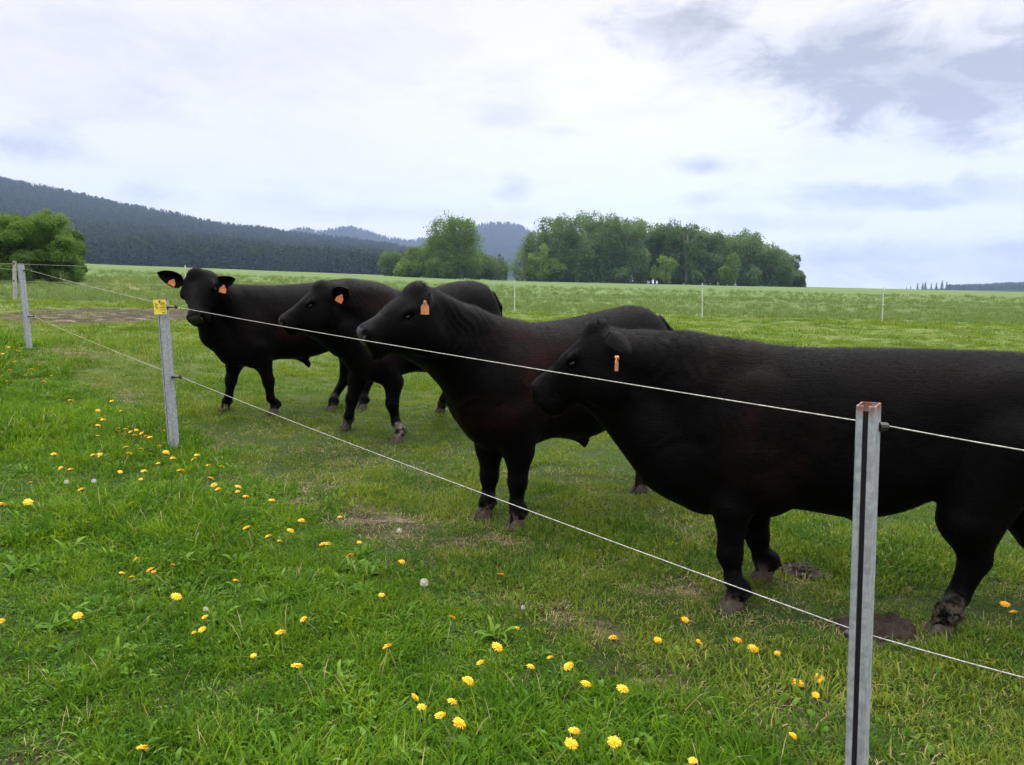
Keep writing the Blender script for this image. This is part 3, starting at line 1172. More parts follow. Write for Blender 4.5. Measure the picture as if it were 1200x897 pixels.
def build_bull(spec):
    B = spec['B']
    res = spec.get('res', .012)
    top = [B.P(*q) for q in spec['top']]
    bot = [B.P(*q) for q in spec['bot']]
    xs = [q[0] for q in top + bot]
    x0, x1 = min(xs), max(xs)
    head0, head1 = spec['poll'], spec['nose']
    allp = [head0, head1] + top + bot + [q for leg in spec['legs'] for q in leg['pts']]
    lo = np.min(allp, 0) - np.array([.35, .42, .12])
    hi = np.max(allp, 0) + np.array([.35, .42, .22])
    lo[2] = max(lo[2], -.3)
    Fd = Field(lo, hi, res)
    # trunk
    T = curve([(q[0], q[2]) for q in top], sm=3)
    Bt = curve([(q[0], q[2]) for q in bot], sm=3)
    Wd = curve([(x0 + (x1 - x0) * t, w_ * spec.get('fat', 1.0)) for t, w_ in spec.get('wid', [(0, .10), (.05, .19), (.16, .25), (.30, .255), (.45, .29), (.60, .295), (.74, .265), (.84, .235), (.93, .18), (1, .09)])], sm=3)
    Fd.loft((x0, 0, 0), np.eye(3), x1 - x0, lambda t: T(t + x0), lambda t: Bt(t + x0), lambda t: Wd(t + x0), k=.05, p=2.25, pinch=.22)
    # muscles of shoulder and thigh, hip bones, tail head
    for e in spec.get('ell', []):
        c_, r_, k_ = e
        for sgn in (-1, 1):
            Fd.ell((c_[0], c_[1] * sgn, c_[2]), r_, k=k_)
    # creases and hollows: behind the shoulder, before the thigh, along the neck
    hh_ = B.half
    for sgn in (-1, 1):
        w0 = .30 * spec.get('fat', 1.0)
        Fd.ell((hh_ - .24, sgn * (w0 + .015), .86), (.035, .045, .24), k=.05, cut=True)
        Fd.ell((-hh_ + .27, sgn * (w0 + .02), .93), (.11, .04, .14), k=.08, cut=True)
        for q_ in range(5):
            Fd.ell((hh_ - .36 - q_ * .085, sgn * (w0 + .012), .86), (.014, .028, .19), k=.03, cut=True)
    # neck
    for ch in spec['neck']:
        Fd.chain([q[0] for q in ch], [q[1] for q in ch], k=.07)
    # head
    fr, L = frame(head0, head1, spec.get('up', np.array([0, 0, 1.0])))
    hw = spec.get('hw', 1.0)
    mw = min(hw, 1.15)
    hd = spec.get('hd', 1.25)
    htop = curve([(0, -.015), (.06 * L, .006), (.22 * L, .014), (.40 * L, .006), (.62 * L, -.006), (.8 * L, -.004), (.90 * L, .0), (.97 * L, -.012), (L, -.035)], sm=1)
    hbot = curve([(0, -.20 * hd), (.16 * L, -.27 * hd), (.30 * L, -.265 * hd), (.5 * L, -.220 * hd), (.68 * L, -.180 * hd), (.82 * L, -.172 * hd), (.93 * L, -.174 * hd), (L, -.150 * hd)], sm=1)
    hwid = curve([(0, .085 * hw), (.12 * L, .118 * hw), (.30 * L, .128 * hw), (.42 * L, .112 * hw), (.60 * L, .088 * (hw + mw) / 2), (.76 * L, .078 * mw), (.88 * L, .086 * mw), (.96 * L, .086 * mw), (L, .072 * mw)], sm=1)
    Fd.loft(head0, fr, L, htop, hbot, hwid, k=.055, p=2.5, reach=.17)
    hp = lambda t, y, z: np.asarray(head0) + fr @ np.array([t * L, y, z])
    Fd.ell(hp(.07, 0, .005), (.06, .075, .035), fr, k=.05)                        # poll
    for sgn in (-1, 1):
        Fd.ell(hp(.355, sgn * .108 * hw, -.062), (.050, .026, .024), fr, k=.025)   # brow
        Fd.ell(hp(.40, sgn * .122 * hw, -.088), (.032, .016, .018), fr, k=.012, cut=True)
        Fd.ell(hp(.32, sgn * .085 * hw, -.19 * hd), (.10, .048, .085 * hd), fr, k=.04)      # cheek
        Fd.ell(hp(.925, sgn * .060 * mw, -.050), (.030, .028, .030), fr, k=.02)    # nostril wing
        Fd.ell(hp(.965, sgn * .062 * mw, -.052), (.028, .020, .019), fr, k=.006, cut=True)
        Fd.cone(hp(1.0, sgn * .03, -.118 * hd), hp(.74, sgn * .090 * mw, -.108 * hd), .004, .003, k=.006, cut=True)   # mouth line
    Fd.ell(hp(.90, 0, -.156 * hd), (.060, .048, .022), fr, k=.02)                      # chin
    # legs
    for lg in spec['legs']:
        Fd.chain(lg['pts'], lg['rad'], k=.035)
        if 'knee' in lg:
            i = lg['knee']
            Fd.ell(np.array(lg['pts'][i]) + np.array([.008, 0, 0]), (lg['rad'][i] * 1.04, lg['rad'][i] * 1.02, lg['rad'][i] * 1.4), k=.03)
        # dew claws
        q = np.array(lg['pts'][-2])
        for sgn in (-1, 1):
            Fd.ell(q + np.array([-.045, sgn * .026, -.012]), (.018, .013, .018), k=.012)
    # tail, sheath
    for ch in spec.get('extra', []):
        Fd.chain([q[0] for q in ch], [q[1] for q in ch], k=.03)
    # coat unevenness
    V, Fq = Fd.mesh()
    # small unevenness of the hide: lumps, and upright folds on the neck and throat
    nx_ = (fbm(V[:, 0] * 7 + 30, V[:, 2] * 7 + V[:, 1] * 5 + 9, 70, 3) - .5)
    fold = np.sin(V[:, 0] * 75 + 5 * fbm(V[:, 0] * 4, V[:, 2] * 4, 71, 2) * 6)
    nw = np.exp(-((V[:, 0] - (B.half + .30)) / .22) ** 2) * np.clip((V[:, 2] - .55) / .2, 0, 1)
    off = np.sign(V[:, 1]) * (nx_ * .012 + fold * .0024 * nw) * np.clip(np.abs(V[:, 1]) / .1, 0, 1)
    off = np.where(V[:, 2] < .5, off * .3, off)
    hdist = np.linalg.norm(V - (np.asarray(head0) + np.asarray(head1)) / 2, axis=1)
    off *= np.clip((hdist - .25) / .15, 0, 1)
    V[:, 1] += off
    ears = []
    nb = len(V)
    VV, FF = [V], [Fq]
    for (rt, tp, frt, wd_) in spec['ears']:
        ev, ef = ear_geo(rt, tp, frt, wd_)
        FF.append(ef + sum(len(q) for q in VV))
        VV.append(ev)
    V, Fq = np.concatenate(VV), np.concatenate(FF)
    # tint: r brown, g greyish hair and sheen painted on backs and face, b dried mud
    tint = np.zeros((len(V), 4), np.float32)
    tint[:, 3] = 1
    for (c_, r_, st, ch) in spec.get('tints', []):
        q = ((V - np.asarray(c_)) / np.asarray(r_)) ** 2
        tint[:, ch] = np.maximum(tint[:, ch], st * np.exp(-q.sum(1)))
    tint[:, 0] = np.maximum(tint[:, 0], .02)
    for lg in spec['legs']:
        q = V - np.asarray(lg['pts'][-1])
        hgt = lg.get('mud_h', .10)
        m_ = (np.hypot(q[:, 0], q[:, 1]) < .13) & (q[:, 2] < hgt * 2.2)
        tint[:, 2] = np.where(m_, np.maximum(tint[:, 2], lg.get('mud', .5) * np.clip(1.3 - q[:, 2] / hgt, 0, 1)), tint[:, 2])
    q = (V[:] - hp(.97, 0, -.06)) @ fr
    mz = (q[:, 0] > -.035) & (np.abs(q[:, 1]) < .1) & (q[:, 2] > -.07)
    tint[:nb, 1] = np.maximum(tint[:nb, 1], mz[:nb] * .0)
    q = (V - hp(.5, 0, 0)) @ fr
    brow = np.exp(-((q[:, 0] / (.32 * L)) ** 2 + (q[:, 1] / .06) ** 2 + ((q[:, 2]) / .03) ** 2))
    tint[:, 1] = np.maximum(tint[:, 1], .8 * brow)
    root = empty('bull', B.O, B.rz)
    tag(root, spec['label'], 'bull', 'black bulls standing behind the wire fence')
    cenF = V[Fq].mean(1)
    qf = (cenF - hp(.985, 0, -.055)) @ fr
    mi = ((qf[:, 0] > -.020) & (np.abs(qf[:, 1]) < .066) & (qf[:, 2] > -.055) & (qf[:, 2] < .055) & (np.arange(len(Fq)) < len(FF[0]))).astype(int)
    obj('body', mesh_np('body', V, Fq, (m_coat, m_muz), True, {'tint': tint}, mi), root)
    # hair
    nose_p = hp(.85, 0, -.08)

    def amount(cn, nr):
        k_ = 1 + 1.6 * np.clip(nr[:, 2], 0, 1) + 1.0 * np.exp(-(((cn - hp(.05, 0, 0)) ** 2).sum(1)) / .14 ** 2)
        k_ = np.where(((cn - nose_p) ** 2).sum(1) < .13 ** 2, .12, k_)
        k_ = np.where(cn[:, 2] < .5, k_ * .35, k_)
        return k_
    nq = len(FF[0])
    hv, hf, ht = hair_strands(V, Fq[:nq], tint, spec.get('hair', 16000), spec.get('hlen', .022), spec.get('hwid', .0018), 5, amount)
    # poll tuft
    r = np.random.default_rng(3)
    mb = MB()
    for i in range(70):
        p0 = hp(.05 + r.uniform(-.06, .12), r.normal(0, .035), .0)
        dv = fr @ np.array([-.25 + r.normal(0, .25), r.normal(0, .25), .65]) + np.array([0, 0, .5])
        dv /= np.linalg.norm(dv)
        ln = r.uniform(.018, .042)
        p1 = p0 + dv * ln * .6
        p2 = p1 + (dv + fr @ np.array([.4, 0, 0])) * ln * .5
        mb.tube([p0, p1, p2], [.0022, .0018, .0006], 4, cap=False)
    hv = np.concatenate([hv, np.array(mb.V)])
    tf = np.array(mb.F)
    tf = np.concatenate([tf[:, [0, 1, 2]], tf[:, [0, 2, 3]]]) + len(hv) - len(mb.V)
    ht = np.concatenate([ht, np.tile(np.array([[.1, 0, 0, 1]], np.float32), (len(mb.V), 1))])
    obj('coat_hair', mesh_np('coat_hair', hv, np.concatenate([hf, tf]), (m_coat,), True, {'tint': ht}), root)
    # eyes
    for sgn in (-1, 1):
        mb = MB()
        n = 10
        c0 = hp(.40, sgn * .108 * hw, -.086)
        V2, F2 = [], []
        for i in range(n + 1):
            for j in range(2 * n):
                th, ph = math.pi * i / n, math.pi * j / n
                V2.append(c0 + fr @ (np.array([math.sin(th) * math.cos(ph) * 1.15, math.cos(th), math.sin(th) * math.sin(ph) * .75]) * .0185))
        for i in range(n):
            for j in range(2 * n):
                j2 = (j + 1) % (2 * n)
                F2.append([i * 2 * n + j, i * 2 * n + j2, (i + 1) * 2 * n + j2, (i + 1) * 2 * n + j])
        mb.add(V2, F2)
        mb.build('eye', m_eye, root, True)
    for (pw, rotz, tl, w_, h_) in spec['tags']:
        o = tag_mesh(w_, h_).build('ear_tag', m_tag2 if spec.get('pale') else m_tag, root)
        o.location = B.loc(pw)
        o.rotation_euler = (tl[0], tl[1], rotz - B.rz)
    for lg in spec['legs']:
        o = hoof_mb(lg.get('hs', 1.12)).build('hoof', m_hoof, root, True)
        o.location = lg['foot']
        o.rotation_euler = (0, 0, lg.get('rz', 0))
    return root


def leg(B, foot, pts, rad, mud=.5, mud_h=.10, knee=None, rz=0.0, hs=.90):
    """foot: pixel of the ground contact; pts: joints from hip/shoulder to fetlock as local points"""
    f = B.G(*foot)
    ank = f + np.array([-.035, 0, .115])
    q = [np.array(p_) for p_ in pts] + [ank, f + np.array([-.012, 0, .055])]
    lg = dict(pts=q, rad=list(rad), foot=f, mud=mud, mud_h=mud_h, rz=rz, hs=hs)
    if knee is not None:
        lg['knee'] = knee
    return lg


def facing(pw):
    """yaw that turns a tag's face towards the open side of the field"""
    return math.atan2(pw[0], -(-pw[1]))


FR = [.13, .094, .055, .041, .049, .046]
HR = [.17, .105, .060, .042, .050, .047]


def mk(B, x, lat, z):
    return np.array([x, lat, z])


# --- the bull at the right, nearest, side on
B4 = Bull((1.22, 3.93), (2.34, 3.70))
h = B4.half
hp4 = B4.A(706, 380, 3.98)
B4S = dict(B=B4, pale=True, res=.0115, hair=80000, hwid=.0016,
    label='nearest black bull, side on behind the close post, its hindquarters cut off by the frame',
    top=[(752, 455), (768, 405), (800, 396), (870, 402), (950, 408), (1050, 409), (1130, 411), (1200, 414), (1290, 428), (1345, 470), (1352, 520)],
    bot=[(752, 470), (758, 540), (785, 583), (818, 604), (850, 600), (890, 590), (940, 595), (1000, 606), (1045, 600), (1098, 578), (1160, 560), (1270, 560), (1352, 530)],
    poll=hp4, nose=B4.A(620, 450, 4.16), hw=1.2, hd=1.38, fat=1.08,
    ell=[((h - .02, .19, .85), (.21, .11, .30), .08), ((h - .1, .16, .62), (.13, .10, .17), .07), ((-h - .02, .17, .88), (.27, .13, .32), .09), ((-h + .12, .17, .68), (.14, .10, .16), .07)],
    neck=[[(hp4 + np.array([-.10, 0, -.16]), .115), (B4.P(765, 425) + np.array([0, 0, -.02]), .15), (B4.P(820, 450), .21)],
          [(B4.A(684, 438, 4.06), .13), (B4.P(722, 452), .185), (B4.P(790, 536), .21)],
          [(hp4 + np.array([-.05, .0, -.12]), .09), (B4.P(752, 414), .10), (B4.P(800, 424), .13), (B4.P(870, 432), .12)]],
    legs=[leg(B4, (857, 716), [(h - .02, .17, .78), B4.P(858, 595, .17), B4.P(856, 648, .17), B4.P(860, 682, .17)], FR, .35, .05, knee=2),
          leg(B4, (893, 680), [(h - .15, -.17, .78), B4.P(884, 588, -.17), B4.P(888, 628, -.17), B4.P(892, 655, -.17)], FR, .4, .05, knee=2),
          leg(B4, (1100, 744), [(-h + .0, .19, .85), B4.P(1137, 610, .19), B4.P(1143, 655, .18), B4.P(1122, 700, .18)], [.21, .14, .068, .047, .052, .049], .45, .12),
          leg(B4, (1290, 716), [(-h + .0, -.19, .85), B4.P(1228, 622, -.19), B4.P(1268, 668, -.18), B4.P(1284, 692, -.18)], [.21, .14, .068, .047, .052, .049], .45, .1)],
    extra=[[(B4.P(1325, 440), .04), (B4.P(1356, 470), .03), (B4.P(1366, 560), .022), (B4.P(1364, 640), .035), (B4.P(1362, 690), .02)],
           [(B4.P(985, 590), .05), (B4.P(1002, 602), .035), (B4.P(1005, 610), .012)]],
    ears=[(B4.A(715, 394, 3.84), B4.A(738, 415, 3.70), np.array([.55, -.8, -.3]), .12),
          (B4.A(716, 399, 4.10), B4.A(722, 392, 4.30), np.array([.8, -.5, 0]), .10)],
    tags=[(at(722, 417, 3.70), .0, (0, .12), .050, .070)],
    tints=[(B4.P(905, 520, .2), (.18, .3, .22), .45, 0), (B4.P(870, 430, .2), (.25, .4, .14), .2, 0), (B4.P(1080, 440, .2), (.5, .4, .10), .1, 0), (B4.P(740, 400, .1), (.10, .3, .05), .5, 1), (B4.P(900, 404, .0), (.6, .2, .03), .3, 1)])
hd = B4.loc(at(722, 417, 3.70))
B4S['tags'] = [(at(723, 420, 3.68), math.pi / 2 - .42, (0, .1), .050, .062)]
build_bull(B4S)

# --- the bull in the middle, head stretched out over the wire
B3 = Bull((-.09, 4.95), (1.03, 5.62))
h = B3.half
hp3 = B3.A(492, 337, 4.52)
build_bull(dict(B=B3, pale=True, res=.012, hair=56000, hwid=.0018,
    label='black bull with outstretched head and reddish brown shoulder patch, left of the nearest bull',
    top=[(532, 470), (540, 400), (562, 380), (600, 377), (629, 379), (664, 375), (704, 366), (738, 358), (756, 361), (770, 373), (780, 395), (786, 420)],
    bot=[(532, 480), (546, 512), (575, 532), (600, 528), (640, 512), (680, 514), (707, 502), (735, 490), (770, 480), (786, 440)],
    poll=hp3, nose=B3.A(415, 385, 4.36), hw=1.15, hd=1.3,
    ell=[((h - .02, .18, .82), (.20, .10, .28), .08), ((h - .06, .15, .60), (.12, .09, .15), .06), ((-h - .02, .17, .85), (.25, .13, .30), .09)],
    neck=[[(hp3 + np.array([-.03, -.03, -.11]), .11), (B3.P(545, 395), .145), (B3.P(590, 430), .21)],
          [(B3.A(478, 385, 4.50), .165), (B3.P(528, 412), .175), (B3.P(566, 462), .21)],
          [(B3.A(508, 358, 4.56), .075), (B3.P(548, 382), .105), (B3.P(600, 402), .12)]],
    legs=[leg(B3, (603, 620), [(h, .17, .75), B3.P(608, 530, .16), B3.P(607, 565, .16), B3.P(605, 592, .16)], FR, .55, .05, knee=2),
          leg(B3, (566, 608), [(h, -.17, .75), B3.P(574, 525, -.16), B3.P(574, 558, -.16), B3.P(572, 583, -.16)], FR, .55, .05, knee=2),
          leg(B3, (749, 577), [(-h + .0, -.17, .80), B3.P(763, 498, -.17), B3.P(760, 525, -.17), B3.P(752, 552, -.17)], HR, .2, .06),
          leg(B3, (812, 586), [(-h + .0, .17, .80), B3.P(805, 510, .17), B3.P(820, 535, .17), B3.P(816, 562, .17)], HR, .3, .06)],
    extra=[[(B3.P(772, 376), .04), (B3.P(787, 392), .03), (B3.P(793, 450), .022), (B3.P(793, 500), .032), (B3.P(792, 535), .015)],
           [(B3.P(662, 500), .07), (B3.P(677, 507), .055), (B3.P(684, 516), .032), (B3.P(685, 524), .012)]],
    ears=[(B3.A(500, 347, 4.42), B3.A(501, 366, 4.24), np.array([.9, .45, -.1]), .10),
          (B3.A(495, 347, 4.62), B3.A(494, 338, 4.80), np.array([.8, -.4, 0]), .10)],
    tags=[(at(498, 355, 4.20), .05, (0.08, .02), .044, .064)],
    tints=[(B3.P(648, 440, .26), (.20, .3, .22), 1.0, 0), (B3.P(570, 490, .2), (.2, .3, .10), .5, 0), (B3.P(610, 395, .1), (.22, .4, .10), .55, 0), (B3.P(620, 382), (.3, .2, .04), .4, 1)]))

# --- the second from the left, behind the middle one
B2 = Bull((-1.36, 7.42), (-.36, 8.10))
h = B2.half
hp2 = B2.A(378, 333, 7.05)
build_bull(dict(B=B2, res=.0125, hair=36000, hwid=.0022,
    label='black bull second from the left, head low in profile, pale mud on its forefeet',
    top=[(402, 400), (410, 345), (428, 331), (445, 333), (470, 342), (500, 341), (530, 331), (552, 329), (569, 333), (578, 348), (582, 372)],
    bot=[(402, 415), (412, 440), (432, 449), (455, 444), (480, 436), (510, 436), (545, 425), (570, 410), (582, 385)],
    poll=hp2, nose=B2.A(323, 374, 6.93), hw=1.15,
    ell=[((h - .02, .18, .82), (.20, .10, .28), .08), ((-h - .02, .17, .85), (.25, .13, .30), .09)],
    neck=[[(hp2 + np.array([-.04, -.0, -.11]), .12), (B2.P(412, 362), .17), (B2.P(440, 390), .23)],
          [(B2.A(372, 375, 7.05), .17), (B2.P(398, 388), .19), (B2.P(425, 412), .20)],
          [(B2.A(388, 344, 7.1), .10), (B2.P(408, 345), .13), (B2.P(440, 352), .14)]],
    legs=[leg(B2, (466, 519), [(h, .17, .75), B2.P(461, 448, .17), B2.P(460, 473, .17), B2.P(464, 496, .17)], FR, 1.0, .17, knee=2),
          leg(B2, (405, 504), [(h, -.17, .75), B2.P(419, 445, -.17), B2.P(413, 468, -.17), B2.P(409, 487, -.17)], FR, .8, .12, knee=2),
          leg(B2, (548, 500), [(-h, .17, .80), B2.P(548, 430, .17), B2.P(556, 455, .17), B2.P(551, 480, .17)], HR, .3, .06),
          leg(B2, (516, 484), [(-h, -.17, .80), B2.P(525, 425, -.17), B2.P(530, 448, -.17), B2.P(520, 468, -.17)], HR, .3, .06)],
    extra=[[(B2.P(577, 346), .04), (B2.P(585, 360), .03), (B2.P(588, 400), .022), (B2.P(588, 440), .03), (B2.P(588, 455), .015)]],
    ears=[(B2.A(392, 352, 6.95), B2.A(408, 339, 6.72), np.array([.45, .85, -.1]), .17),
          (B2.A(372, 346, 7.15), B2.A(366, 338, 7.32), np.array([.8, -.3, 0]), .12)],
    tags=[(at(400, 347, 6.76), .35, (.1, .5), .062, .062)],
    tints=[(B2.P(455, 350, .2), (.3, .4, .14), .3, 0), (B2.P(440, 336), (.3, .3, .05), .7, 1), (B2.P(450, 400, .2), (.2, .3, .2), .4, 0)]))

# --- the leftmost, facing us
B1 = Bull((-2.86, 8.30), (-1.93, 8.95))
h = B1.half
hp1 = B1.A(228, 317, 7.74)
up1 = B1.R.T @ np.array([-.22, -.90, .30])
build_bull(dict(B=B1, res=.0125, hair=36000, hwid=.0022,
    label='leftmost black bull with its face turned to us and an orange tag in each ear',
    top=[(250, 390), (256, 350), (276, 334), (300, 334), (322, 335), (363, 332), (400, 327), (425, 328), (440, 336), (447, 350), (450, 372)],
    bot=[(250, 400), (258, 424), (275, 431), (300, 428), (325, 421), (348, 421), (370, 417), (395, 408), (430, 400), (450, 385)],
    poll=hp1, nose=B1.A(225, 373, 7.46), up=up1, hw=1.62,
    ell=[((h - .02, .18, .80), (.20, .10, .28), .08), ((-h - .02, .17, .85), (.24, .13, .30), .09)],
    neck=[[(B1.A(238, 338, 7.86), .13), (B1.P(266, 362), .19), (B1.P(295, 385), .23)],
          [(B1.A(236, 362, 7.84), .10), (B1.P(252, 392), .14), (B1.P(272, 405), .18)],
          [(B1.A(240, 330, 7.84), .11), (B1.P(264, 350), .14), (B1.P(300, 358), .14)]],
    legs=[leg(B1, (320, 486), [(h - .05, .17, .74), B1.P(308, 425, .17), B1.P(315, 447, .17), B1.P(317, 467, .17)], FR, .45, .05, knee=2),
          leg(B1, (263, 482), [(h - .02, -.17, .74), B1.P(275, 425, -.17), B1.P(271, 446, -.17), B1.P(268, 465, -.17)], FR, .4, .04, knee=2, rz=.5),
          leg(B1, (388, 482), [(-h, -.17, .80), B1.P(408, 415, -.17), B1.P(404, 445, -.17), B1.P(392, 465, -.17)], HR, .25, .05),
          leg(B1, (424, 480), [(-h, .17, .80), B1.P(424, 420, .17), B1.P(432, 445, .17), B1.P(426, 465, .17)], HR, .25, .05)],
    extra=[[(B1.P(444, 346), .04), (B1.P(453, 360), .03), (B1.P(456, 400), .022), (B1.P(456, 440), .03)],
           [(B1.P(345, 412), .07), (B1.P(355, 419), .05), (B1.P(361, 427), .025), (B1.P(362, 431), .01)]],
    ears=[(B1.A(217, 333, 7.76), B1.A(184, 320, 7.76), B1.R.T @ np.array([-.1, -1.0, -.1]), .16),
          (B1.A(246, 336, 7.76), B1.A(276, 327, 7.78), B1.R.T @ np.array([-.2, -1.0, -.1]), .14)],
    tags=[(at(203, 329, 7.66), .1, (0, .5), .066, .052), (at(262, 336, 7.66), .1, (0, .25), .064, .064)],
    tints=[(B1.P(330, 385, .25), (.28, .3, .16), .5, 0), (B1.P(400, 333), (.4, .3, .05), .4, 1)]))

# ------------------------------------------------------------------ the near fence: galvanised posts, insulators, two strands
m, b, out = new_mat('galvanised steel')
tcn = b.n('ShaderNodeTexCoord')
ob = tcn.outputs['Object']
n1 = b.noise(ob, 45, 4, .6)
n2 = b.noise(b.vmath('MULTIPLY', ob, (30, 30, 2.2)), 2.0, 4, .6)
n3 = b.noise(ob, 14, 5, .7)
c = b.mix(b.smooth(n1, .35, .65), (.24, .26, .29), (.36, .38, .41))
c = b.mix(b.math('MULTIPLY', b.smooth(n2, .45, .7), .5), c, (.17, .185, .20))
c = b.mix(b.math('MULTIPLY', b.smooth(n3, .62, .75), .45), c, (.13, .10, .07))
sx = b.n('ShaderNodeSeparateXYZ')
b.link(ob, sx.inputs[0])
dtop = b.math('ADD', b.math('SUBTRACT', 1.30, sx.outputs[2]), b.math('MULTIPLY', b.math('SUBTRACT', n3, .5), .10))
rust = b.math('SUBTRACT', 1.0, b.smooth(dtop, -.02, .022))
c = b.mix(b.math('MULTIPLY', rust, b.smooth(n1, .3, .5)), c, (.20, .075, .038))
p = b.n('ShaderNodeBsdfPrincipled')
p.inputs['Roughness'].default_value = .62
p.inputs['Metallic'].default_value = .35
b.link(c, p.inputs['Base Color'])
bn = b.n('ShaderNodeBump', i_Strength=.25, i_Distance=.001)
b.link(n1, bn.inputs['Height'])
b.link(bn.outputs[0], p.inputs['Normal'])
b.link(p.outputs[0], out.inputs[0])
m_galv = m
m_black = simple_mat('black insulator plastic', (.010, .010, .011), .45)
m_groove = simple_mat('black slot shade', (.004, .004, .005), .9)  # near black, painted shade for the inside of the post slot
m_rope = simple_mat('white electric rope', (.44, .43, .41), .7, noise=(90, (.26, .25, .23), .1))
m_yel = simple_mat('yellow plastic plate', (.72, .60, .035), .5, noise=(40, (.60, .47, .04), .15))
m_ink = simple_mat('black print', (.012, .012, .012), .6)
m_white = simple_mat('white fibreglass', (.42, .43, .41), .6)
m_dullpost = simple_mat('weathered post', (.30, .31, .30), .8, noise=(12, (.20, .20, .19), .2))


def fence_post(base, topp, yaw, label, ins, hgt=1.30):
    """C profile post; its slot faces local -Y"""
    base, topp = np.array(base), np.array(topp)
    root = empty('fence_post', base, 0)
    ax_ = Vector(topp - base)
    L = ax_.length
    q = Vector((0, 0, 1)).rotation_difference(ax_.normalized()) @ Matrix.Rotation(yaw, 3, 'Z').to_quaternion()
    root.rotation_mode = 'QUATERNION'
    root.rotation_quaternion = q
    W, D, t, slot = .0235, .080, .0035, .0068
    # outline of a folded sheet: lip, side, back, side, lip
    outl = [(-slot, 0), (-W + .004, 0), (-W, .004), (-W, D * .45), (-W + .003, D * .5), (-W, D * .55), (-W, D), (W, D), (W, D * .55), (W - .003, D * .5), (W, D * .45), (W, .004), (W - .004, 0), (slot, 0)]
    inn = [(-slot, t + .008), (-slot - t, t + .008), (-slot - t, t), (-W + t, t), (-W + t, D - t), (W - t, D - t), (W - t, t), (slot + t, t), (slot + t, t + .008), (slot, t + .008)][::-1]
    ring = outl + inn
    n = len(ring)
    V, F = [], []
    zs = [-.35, 0, L * .5, L - .003, L]
    for k, z in enumerate(zs):
        s_ = 1.0 if k < 4 else .985
        V += [(x * s_, (y - D / 2) * s_, z) for x, y in ring]
    for k in range(len(zs) - 1):
        for i in range(n):
            i2 = (i + 1) % n
            F.append([k * n + i, k * n + i2, (k + 1) * n + i2, (k + 1) * n + i])
    F.append([(len(zs) - 1) * n + i for i in range(n)])
    mb = MB()
    mb.add(V, F)
    o = mb.build('post_profile', m_galv, root)
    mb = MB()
    mb.box((0, -D / 2 + .010, L / 2 - .012), (2 * (slot + .003), .002, L - .004))  # black sheet added in the slot to stand for its shade
    mb.build('slot_shade', m_groove, root)
    iv = q.inverted()
    for ip in ins:
        # pigtail insulator: screw, body, clip loop
        lp = iv @ (Vector(ip) - root.location)
        mb = MB()
        side = 1 if lp.x > 0 else -1
        x0 = side * W
        mb.tube([(x0, lp.y * .3, lp.z), (x0 + side * .018, lp.y * .5, lp.z)], [.013, .010], 10)
        mb.tube([(x0 + side * .012, lp.y * .4, lp.z), lp], [.007, .007], 8)
        pts = []
        for k in range(14):
            a = 2 * math.pi * k / 12
            pts.append(lp + Vector((math.cos(a) * .012, .0 + k * .0009 - .006, math.sin(a) * .012)))
        mb.tube(pts, .0042, 6)
        mb.box(lp + Vector((-side * .010, 0, 0)), (.014, .022, .028))
        mb.build('insulator', m_black, root, False)
    tag(root, label, 'fence post', 'galvanised posts of the near fence')
    return root


def rope(name, pts, sag, label, r=.0017, mat_=None, grp='strands of the near fence'):
    P = []
    for i in range(len(pts) - 1):
        a, b_ = np.array(pts[i]), np.array(pts[i + 1])
        for k in range(14 if i < len(pts) - 2 else 15):
            t = k / 14
            q_ = a + (b_ - a) * t
            q_[2] -= sag * 4 * t * (1 - t) * (1 + .5 * math.sin(i * 3.1))
            P.append(q_)
    mb = MB()
    mb.tube(P, r, 6)
    o = mb.build(name, mat_ or m_rope, None, True)
    return tag(o, label, 'fence rope', grp)


Y3, Y2, Y1 = POST3[1], POST2[1], POST1[1]
top3, top2, top1 = at(1018, 474, Y3), at(190, 350, Y2), at(24, 310, Y1)
w3t, w3b = at(1025, 496.5, Y3 + .05), at(1008, 741, Y3 + .05)
w2t, w2b = at(207, 360, Y2 + .0), at(212, 442, Y2 + .0)
w1t, w1b = at(35, 317, Y1), at(40, 371, Y1)
w0t, w0b = at(-33, 311.5, 17.2), at(-33, 344, 17.2)
w4t, w4b = at(1200, 523, 1.80), at(1200, 787, 1.93)
w4t = w4t + (w4t - w3t) * 2.5
w4b = w4b + (w4b - w3b) * 2.0
fence_post(POST3 + np.array([0, 0, -.02]), top3, -.60, 'near galvanised C-section post with rusty top in front of the nearest bull', [w3t, w3b])
fence_post(POST2, top2, -.60, 'galvanised post carrying the yellow plate, left of the leftmost bull', [w2t, w2b])
fence_post(POST1, top1, -.60, 'plain galvanised post near the left edge, beyond the post with the plate', [w1t, w1b])
rope('electric_rope', [w0t, w1t, w2t, w3t, w4t], .012, 'upper white electric rope of the fence, crossing in front of the bulls\' faces')
rope('electric_rope', [w0b, w1b, w2b, w3b, w4b], .018, 'lower white electric rope of the fence, crossing at the height of the legs')

# yellow warning plate on the second post
c0 = at(187.5, 360, Y2 - .075)
rt = empty('warning_sign', c0, 0)
rt.rotation_euler = (0, math.radians(-2), math.radians(20))
rt.scale = (.9, .9, .9)
mb = MB()
mb.box((0, 0, 0), (.105, .003, .135))
mb.build('plate', m_yel, rt)
mb = MB()
